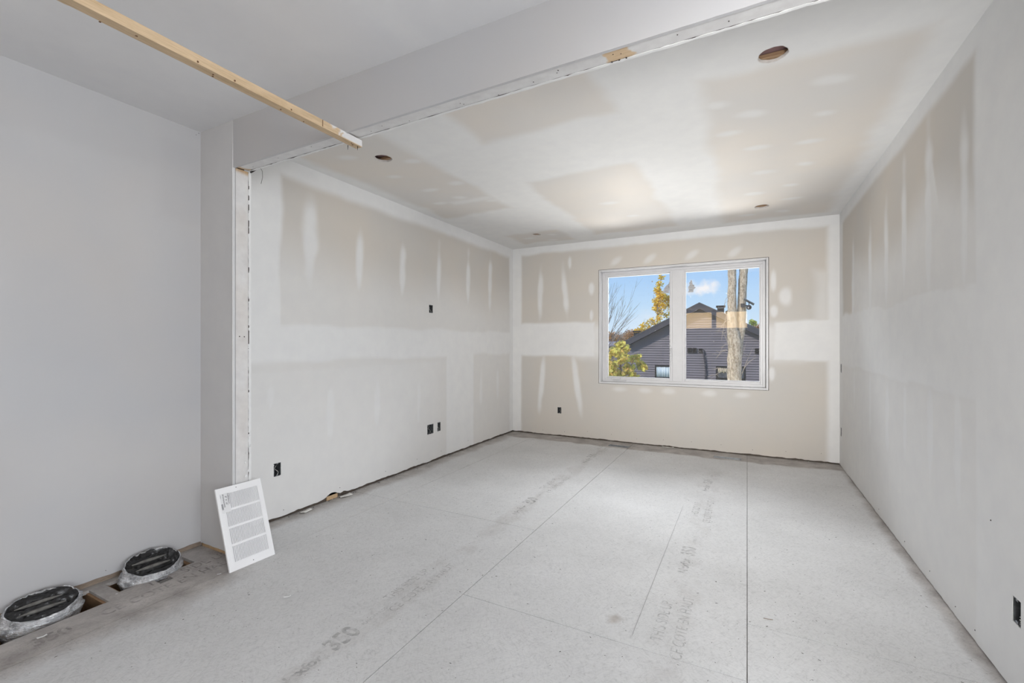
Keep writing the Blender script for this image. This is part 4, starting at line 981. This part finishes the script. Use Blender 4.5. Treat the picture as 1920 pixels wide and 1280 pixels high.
for i, (a, b, c, d) in enumerate(wins):
    f = MB(); ring(f, a, b, Z(c), Z(d), -.06, .02, .08 if i == 0 else .09, .005); fo = hpart(f, 'window', mblack)
    g = MB().box((a + .07, -.015, Z(c) + .07), (b - .07, -.005, Z(d) - .07)); g.build('pane', mhp if i else mcurt, fo)
    if i == 0:
        cu = MB()
        for k in range(14):
            x = a + .10 + k * .083; cu.tube([(x, -.020, Z(c) + .08), (x, -.020, Z(d) - .08)], .028 + .008 * (k % 3), 6)
        cu.build('curtain', mcurt, fo)
    else:
        cu = MB()
        for k in range(5):
            x = a + .13 + k * .085; cu.tube([(x, -.02, Z(d) - .30 - .05 * (k % 2)), (x + .02, -.02, Z(d) - .10)], [.05, .03], 6)
        cu.build('curtain', plain('cream_curtain', (.62, .52, .38), .8, var=.15), fo)
        mm = MB().box(((a + b) / 2 + .30, -.06, Z(c)), ((a + b) / 2 + .36, .02, Z(d))); mm.build('window_bar', mblack, fo)
for (a, b, c, d) in [(-.60, -.38, .67, .93), (-.34, -.14, .67, .93), (-.04, .14, .68, .90), (2.59, 2.78, .66, .92)]:
    v = MB(); ring(v, a, b, Z(c), Z(d), -.10, -.02, .03, .004)
    for k in range(3): zz = Z(c) + .05 + k * .065; v.add([(a + .02, -.09, zz), (b - .02, -.09, zz), (b - .02, -.03, zz + .05), (a + .02, -.03, zz + .05)], [(0, 1, 2, 3)])
    hpart(v, 'wall_vent', mblack)
pp = MB(); pp.tube([(.20, -.02, Z(.80)), (.20, -.10, Z(.79)), (.20, -.11, Z(.70)), (.26, -.11, Z(.2)), (.30, -.11, Z(-.2)), (.28, -.11, Z(-1.4)), (.28, -.11, .1)], .045, 8); hpart(pp, 'conduit', plain('dark_conduit', (.05, .05, .065), .5))
# vents on the roof
def roofbox(s, y, w, h, name):
    z = Z(roof_z(s)); v = MB(); v.box((s - w / 2, y, z - .2), (s + w / 2, y + w, z + h * .72), bev=.01); v.box((s - w / 2 - .06, y - .06, z + h * .80), (s + w / 2 + .06, y + w + .06, z + h), bev=.01)
    for dx in (-w / 2, w / 2 - .03): v.box((s + dx, y + .02, z + h * .7), (s + dx + .03, y + .05, z + h * .82))
    hpart(v, name, mblack)
roofbox(1.02, 1.0, .34, .46, 'roof_vent'); roofbox(-3.38, .6, .30, .36, 'roof_vent')
tv = MB(); tv.tube([(1.45, .9, Z(roof_z(1.45)) - .1), (1.45, .9, Z(roof_z(1.45)) + .16), (1.45, .9, Z(roof_z(1.45)) + .2), (1.45, .9, Z(roof_z(1.45)) + .36), (1.45, .9, Z(roof_z(1.45)) + .42)], [.10, .10, .20, .20, .06], 14); hpart(tv, 'turbine_vent', mblack)
gu = MB(); gu.prism([(.62, Z(roof_z(.62)) + .02), (1.75, Z(roof_z(1.75)) + .03), (1.75, Z(roof_z(1.75)) + .13), (.62, Z(roof_z(.62)) + .05)], 'y', .2, .5); hpart(gu, 'metal_flashing', plain('pale_flashing', (.5, .5, .48), .4, metal=.3))
# low wing to the left
wg = MB(); wg.box((-7.6, 1.2, 0), (-HWD + .12, 6.5, Z(1.05))); hpart(wg, 'wing_wall', msid)
wg = MB(); wg.prism([(1.0, Z(1.00)), (3.8, Z(1.30)), (6.7, Z(1.00))], 'x', -7.8, -HWD + .1); hpart(wg, 'wing_roof', plain('grey_roof', (.30, .27, .28), .9, var=.2, scale=15))

# ---- twin trunk tree in front of the window
mbark, n_, b_, o_ = mat('grey_brown_bark'); v_ = texco(n_, (7, 7, 1.6))
L(n_, mixrgb(n_, .5, ramp_(n_, noise(n_, v_, 4, 6, .7), [(.36, (.17, .125, .09)), (.5, (.50, .41, .31)), (.64, (.78, .69, .56))]), ramp_(n_, noise(n_, texco(n_, (4, 4, 2.2)), 9, 6, .75), [(.38, (.22, .16, .11)), (.5, (.56, .46, .34)), (.62, (.88, .82, .70))])), b_.inputs['Base Color'])
b_.inputs['Roughness'].default_value = .9; bump(n_, b_, noise(n_, texco(n_, (9, 9, 3)), 9, 6, .75), 1.0, .03)
tt = empty('twin_trunk_tree', (at(1377, 712, 9).x, at(1377, 712, 9).y, GZ)); tag(tt, 'large forked tree trunk with rough bark just outside the right window pane', 'tree')
def loc_(v): return (v.x - tt.location.x, v.y - tt.location.y, v.z - GZ)
def bark_tube(pts, rad, n=22):
    # resample with noise for a knobbly bark outline
    P = [Vector(p) for p in pts]; out = []; rr = []
    for i in range(len(P) - 1):
        for k in range(8):
            t = k / 8; out.append(P[i].lerp(P[i + 1], t)); rr.append(rad[i] * (1 - t) + rad[i + 1] * t)
    out.append(P[-1]); rr.append(rad[-1]); mb = MB(); mb.tube(out, rr, n)
    mb.v = [tuple(Vector(v) * 1.0 + Vector((mnoise.noise(Vector(v) * 7), mnoise.noise(Vector(v) * 7 + Vector((9, 0, 0))), 0)) * .014) for v in mb.v]; return mb
pxm = 9 / 847
main = [at(1379, 980, 9), at(1378, 800, 9), at(1376.5, 712, 9), at(1377, 680, 9), at(1378.5, 655, 9), at(1377, 638, 9), at(1374.5, 620, 9)]
main[0].z = GZ
bark_tube([loc_(v) for v in main], [.20, .155, .128, .128, .133, .125, .108]).build('trunk', mbark, tt)
lf = [at(1377, 645, 9), at(1373.5, 620, 9), at(1372, 600, 9), at(1372, 560, 9), at(1373, 500, 9), at(1374, 430, 9), at(1370, 300, 9), at(1352, 120, 9)]
bark_tube([loc_(v) for v in lf], [.09, .100, .090, .078, .076, .075, .066, .04]).build('stem', mbark, tt)
rg = [at(1381, 672, 9), at(1385, 640, 9.02), at(1389, 610, 9.02), at(1391.2, 570, 9.02), at(1392.3, 540, 9.02), at(1394.5, 500, 9.02), at(1397, 430, 9), at(1407, 300, 9), at(1430, 120, 9)]
bark_tube([loc_(v) for v in rg], [.075, .088, .086, .082, .080, .078, .070, .06, .035]).build('stem', mbark, tt)
tw = MB(); rn = random.Random(3)
for (sx, sy, ex, ey) in [(1368, 600, 1345, 625), (1362, 592, 1352, 640), (1366, 645, 1345, 670), (1366, 648, 1352, 620), (1367, 560, 1357, 575), (1369, 505, 1350, 500), (1388, 712, 1412, 650), (1390, 700, 1420, 668), (1386, 690, 1400, 640), (1366, 700, 1335, 690), (1366, 690, 1330, 712), (1366, 657, 1342, 672)]:
    a = at(sx, sy, 8.95); b = at(ex, ey, 8.9 + rn.uniform(-.2, .2)); c = a.lerp(b, .5) + Vector((0, 0, rn.uniform(.03, .10)))
    pts = [loc_(a), loc_(a.lerp(c, .5) + Vector((0, 0, .02))), loc_(c), loc_(c.lerp(b, .5)), loc_(b)]; tw.tube(pts, [.006, .005, .004, .003, .0015], 5)
    for q in range(3):
        s0 = a.lerp(b, rn.uniform(.3, .9)) + Vector((0, 0, .04)); e0 = s0 + Vector((rn.uniform(-.16, .12), rn.uniform(-.1, .1), rn.uniform(-.12, .10))); tw.tube([loc_(s0), loc_(s0.lerp(e0, .5) + Vector((0, 0, .012))), loc_(e0)], [.003, .0025, .001], 4)
tag(tw.build('twigs', plain('pale_twig', (.33, .28, .23), .8), tt), kind='stuff')

# ---- solar camera fixed to the right stem
pc = at(1399.5, 573, 8.88); cm_ = empty('security_camera', pc); tag(cm_, 'small black security camera with tilted solar panel strapped to the forked tree', 'camera')
mcam = plain('camera_plastic', (.03, .03, .035), .3)
c = MB(); c.box((-.10, -.02, -.03), (-.03, .03, .045), bev=.006); c.tube([(-.06, 0, .0), (.02, -.01, .0)], .014, 8); c.build('bracket', mcam, cm_)
c = MB(); hb = []; 
for k in range(9):
    th_ = math.pi * k / 8; hb.append((.045, -.02, -.035 + .048 * math.cos(th_)))
c.tube(hb, [max(.002, .048 * math.sin(math.pi * k / 8)) for k in range(9)], 14); c.build('camera_body', mcam, cm_)
c = MB(); c.tube([(.035, -.064, -.045), (.035, -.074, -.047)], .014, 10); c.build('lens', plain('lens_glass', (.3, .3, .32), .1), cm_)
c = MB(); c.tube([(.0, 0, .0), (.04, -.02, .085)], .008, 6); c.box((-.10, -.09, -.006), (.10, .05, .006), bev=.002); 
c = MB(); c.box((-.105, -.07, -.006), (.105, .07, .006), bev=.002); o = c.build('solar_panel', plain('solar_cell', (.12, .14, .17), .25), cm_, (.045, -.01, .075), (R(-10), R(33), 0))
c = MB(); c.tube([(.045, -.01, -.01), (.045, -.01, .072)], .008, 6); c.build('panel_arm', mcam, cm_)

# ---- foliage helpers
def leaf_mat(name, cols):
    m, n, b, o = mat(name); g = nd(n, 'ShaderNodeNewGeometry')
    st = [(i / (len(cols) - 1), c) for i, c in enumerate(cols)]
    L(n, ramp_(n, g.outputs['Random Per Island'], st), b.inputs['Base Color']); b.inputs['Roughness'].default_value = .55
    t = nd(n, 'ShaderNodeBsdfTranslucent'); L(n, ramp_(n, g.outputs['Random Per Island'], st), t.inputs[0]); mx = nd(n, 'ShaderNodeMixShader'); mx.inputs[0].default_value = .35
    L(n, b.outputs[0], mx.inputs[1]); L(n, t.outputs[0], mx.inputs[2]); L(n, mx.outputs[0], o.inputs[0]); return m
def leaves(mb, c, rad, n, size, rn, shell=.5, lobed=False):
    for _ in range(n):
        d = Vector((rn.gauss(0, 1), rn.gauss(0, 1), rn.gauss(0, 1))).normalized() * (rn.random() ** shell)
        p_ = Vector(c) + Vector((d.x * rad[0], d.y * rad[1], d.z * rad[2]))
        a = Vector((rn.gauss(0, 1), rn.gauss(0, 1), rn.gauss(0, .6))).normalized(); b = a.orthogonal().normalized(); w = rn.uniform(0, 6.28); b = (b * math.cos(w) + a.cross(b) * math.sin(w)); nrm = a.cross(b); s_ = size * rn.uniform(.6, 1.3)
        if lobed:
            q = [p_ - a * s_, p_ - a * s_ * .3 + b * s_ * .55, p_ + b * s_ * .75 + a * s_ * .35 + nrm * s_ * .2, p_ + a * s_ * .4 + b * s_ * .2, p_ + a * s_, p_ + a * s_ * .4 - b * s_ * .2, p_ - b * s_ * .75 + a * s_ * .35 + nrm * s_ * .2, p_ - a * s_ * .3 - b * s_ * .55]
            mb.add(q, [(0, 1, 3), (1, 2, 3), (0, 3, 4), (0, 4, 5), (0, 5, 7), (5, 6, 7)])
        else: mb.add([p_ - a * s_, p_ + b * s_ * .55 + nrm * s_ * .15, p_ + a * s_, p_ - b * s_ * .55 + nrm * s_ * .15], [(0, 1, 2), (0, 2, 3)])
def tree_things(name, base, label, cat, group=None):
    e_ = empty(name, base); tag(e_, label, cat, group); return e_
# ---- yellow-green maple, close below the left pane
rn = random.Random(11); D = 12.0
b0 = at(1163, 700, D); e_ = tree_things('maple_sapling', (b0.x, b0.y, GZ), 'yellow-green young maple in front of the house, bottom of the left pane', 'tree')
lfm = MB()
for (x, y, r, n) in [(1163, 648, 12, 190), (1150, 660, 13, 200), (1172, 655, 10, 120), (1168, 672, 13, 210), (1150, 685, 14, 240), (1178, 690, 13, 170), (1190, 672, 10, 130), (1200, 683, 10, 130), (1206, 690, 8, 70), (1196, 668, 7, 60), (1160, 704, 16, 260), (1185, 706, 12, 130), (1140, 700, 16, 220), (1135, 670, 12, 130), (1165, 740, 30, 500), (1190, 770, 30, 300), (1140, 780, 34, 300)]:
    p_ = at(x, y, D + rn.uniform(-.25, .25)); rr = r * D / 847; leaves(lfm, (p_.x - e_.location.x, p_.y - e_.location.y, p_.z - GZ), (rr, rr, rr * .8), int(n * .55), .060, rn, .45, True)
tag(lfm.build('foliage', leaf_mat('maple_leaf', [(.52, .50, .08), (.76, .68, .14), (.88, .74, .20), (.62, .62, .16), (.92, .70, .22), (.44, .46, .08), (.84, .52, .22)]), e_), kind='stuff')
tk = MB(); q = lambda x, y, d=D: tuple(at(x, y, d) - e_.location)
tk.tube([(0, 0, 0), q(1160, 800), q(1162, 740), q(1164, 700), q(1163, 660), q(1162, 645)], [.06, .05, .035, .028, .015, .006], 8)
for t_ in [[(1164, 705), (1180, 695), (1200, 685)], [(1163, 690), (1150, 675), (1145, 660)], [(1164, 710), (1175, 700), (1190, 672)]]: tk.tube([q(*a) for a in t_], [.018, .013, .005], 6)
tk.build('trunk', plain('maple_bark', (.20, .15, .12), .8), e_)
# ---- slender golden tree behind the house
rn = random.Random(5); D = 40.0; b0 = at(1232, 640, D); e_ = tree_things('golden_tree', (b0.x, b0.y, GZ), 'slender golden-leaved tree rising behind the house roof', 'tree')
lfm = MB()
for (x, y, r, n) in [(1240, 520, 7, 40), (1236, 533, 8, 55), (1233, 545, 8, 90), (1240, 555, 10, 190), (1232, 565, 10, 170), (1250, 560, 8, 120), (1243, 572, 9, 110), (1230, 578, 8, 90), (1254, 572, 7, 40), (1238, 585, 8, 55), (1236, 598, 7, 45), (1222, 600, 8, 35), (1212, 606, 8, 30), (1250, 590, 7, 30), (1205, 612, 7, 30), (1228, 608, 8, 40), (1256, 583, 8, 26), (1265, 560, 12, 90), (1270, 575, 12, 60)]:
    p_ = at(x, y, D + rn.uniform(-.6, .6)); rr = r * D / 847; leaves(lfm, tuple(p_ - e_.location), (rr, rr, rr), int(n * 2.0), .095, rn, .6)
tag(lfm.build('foliage', leaf_mat('golden_leaf', [(.95, .60, .03), (1.0, .76, .08), (.92, .52, .03), (.85, .72, .12), (1.0, .80, .18)]), e_), kind='stuff')
tk = MB(); q = lambda x, y, d=D: tuple(at(x, y, d) - e_.location)
tk.tube([(0, 0, 0), q(1232, 700), q(1232, 610), q(1233, 580), q(1236, 545), q(1240, 515)], [.18, .14, .07, .06, .04, .015], 8)
for t_ in [[(1232, 610), (1222, 602), (1210, 604)], [(1233, 590), (1245, 580), (1256, 570)], [(1234, 575), (1228, 565), (1225, 552)], [(1236, 560), (1245, 552), (1252, 548)]]: tk.tube([q(*a) for a in t_], [.035, .025, .01], 5)
tk.build('trunk', plain('ash_bark', (.30, .25, .20), .8), e_)
# ---- bare tree at the left edge
rn = random.Random(21); D = 9.0; b0 = at(1098, 800, D); e_ = tree_things('bare_tree', (b0.x, b0.y, GZ), 'leafless tree with fine branches at the left edge of the view outside', 'tree')
tk = MB(); q = lambda x, y, d=D: at(x, y, d) - e_.location
tk.tube([(0, 0, 0), q(1100, 800), q(1104, 720), q(1112, 670)], [.10, .08, .06, .04], 10); tk.build('trunk', plain('dark_bark', (.12, .11, .105), .9), e_)
br = MB()
def branch(a, b, r, depth):
    m = a.lerp(b, .5) + Vector((rn.uniform(-.03, .03), rn.uniform(-.03, .03), rn.uniform(-.05, .02))) * (b - a).length
    br.tube([tuple(a), tuple(a.lerp(m, .5)), tuple(m), tuple(m.lerp(b, .5)), tuple(b)], [r, r * .85, r * .7, r * .5, r * .25], 5)
    if depth > 0:
        L_ = (b - a).length
        for k in range(4 if depth > 1 else 3):
            s = a.lerp(b, rn.uniform(.25, .85)); d_ = (b - a).normalized(); side = Vector((rn.uniform(-1, 1), rn.uniform(-.6, .6), rn.uniform(-.3, .9)))
            branch(s, s + (d_ + side * .45).normalized() * L_ * rn.uniform(.3, .5), r * .5, depth - 1)
for (x0, y0, x1, y1) in [(1120, 655, 1142, 540), (1118, 650, 1152, 530), (1122, 660, 1156, 556), (1120, 655, 1160, 562), (1122, 650, 1134, 520), (1120, 665, 1186, 562), (1125, 668, 1185, 590), (1122, 662, 1172, 572), (1128, 660, 1190, 578), (1130, 672, 1180, 612), (1120, 650, 1122, 520), (1135, 655, 1160, 615), (1126, 690, 1150, 640)]:
    branch(q(x0, y0), q(x1, y1, D + rn.uniform(-.4, .4)), .0065, 2)
tag(br.build('branches', bpy.data.materials['dark_bark'], e_), kind='stuff')
# ---- autumn trees on the rise far behind
gsets = {'rust': [(.52, .24, .10), (.62, .34, .14), (.45, .26, .14), (.60, .42, .20)], 'gold': [(.85, .55, .06), (.80, .62, .12), (.72, .40, .08)], 'pink': [(.55, .36, .28), (.60, .46, .34), (.50, .38, .26)], 'lime': [(.48, .58, .10), (.62, .66, .16), (.36, .44, .10)]}
gm = {k: leaf_mat('leaf_' + k, v) for k, v in gsets.items()}; mtk = plain('far_bark', (.25, .2, .16), .9)
far = [(1128, 640, 20, 70, 'pink', 'dull pinkish autumn tree far off at the left edge of the left pane'), (1148, 636, 22, 74, 'rust', 'rust-coloured autumn tree far off above the low wing roof'), (1168, 634, 20, 84, 'pink', 'rounded brownish autumn tree far off left of the roof vent'), (1186, 631, 20, 76, 'rust', 'orange-brown autumn tree far off just behind the left roof vent'),
       (1205, 625, 16, 62, 'gold', 'bright gold autumn tree low behind the left roof slope'), (1219, 620, 15, 64, 'gold', 'gold autumn tree behind the left roof slope under the slender tree'), (1238, 634, 16, 66, 'rust', 'rust autumn tree mostly hidden by the left roof slope'),
       (1412, 604, 7, 50, 'lime', 'small lime green treetop right of the forked trunk above the roof'), (1424, 616, 15, 70, 'rust', 'red-orange autumn tree above the roof at the right edge of the right pane'), (1440, 612, 17, 72, 'rust', 'far autumn tree hidden beyond the right window jamb')]
for i, (x, y, r, d, k, l_) in enumerate(far):
    rn = random.Random(100 + i); c = at(x, y, d); rr = r * d / 847
    e_ = tree_things('autumn_tree', (c.x, c.y, GZ), l_, 'tree', 'far autumn trees beyond the house')
    lfm = MB()
    for q_ in range(9):
        o3 = Vector((rn.uniform(-.6, .6), rn.uniform(-.6, .6), rn.uniform(-.6, .5))) * rr; leaves(lfm, (o3.x, o3.y, c.z - GZ + o3.z - rr * .2), (rr * .55, rr * .55, rr * .5), 170 if k != 'lime' else 40, .15 if k != 'lime' else .10, rn, .5)
    leaves(lfm, (0, 0, (c.z - GZ) * .45), (rr, rr, (c.z - GZ) * .45), 300, .3, rn, .5)
    tag(lfm.build('foliage', gm[k], e_), kind='stuff'); t_ = MB(); t_.tube([(0, 0, 0), (0, 0, (c.z - GZ) * .5), (.2, 0, c.z - GZ)], [.35, .25, .08], 8); t_.build('trunk', mtk, e_)
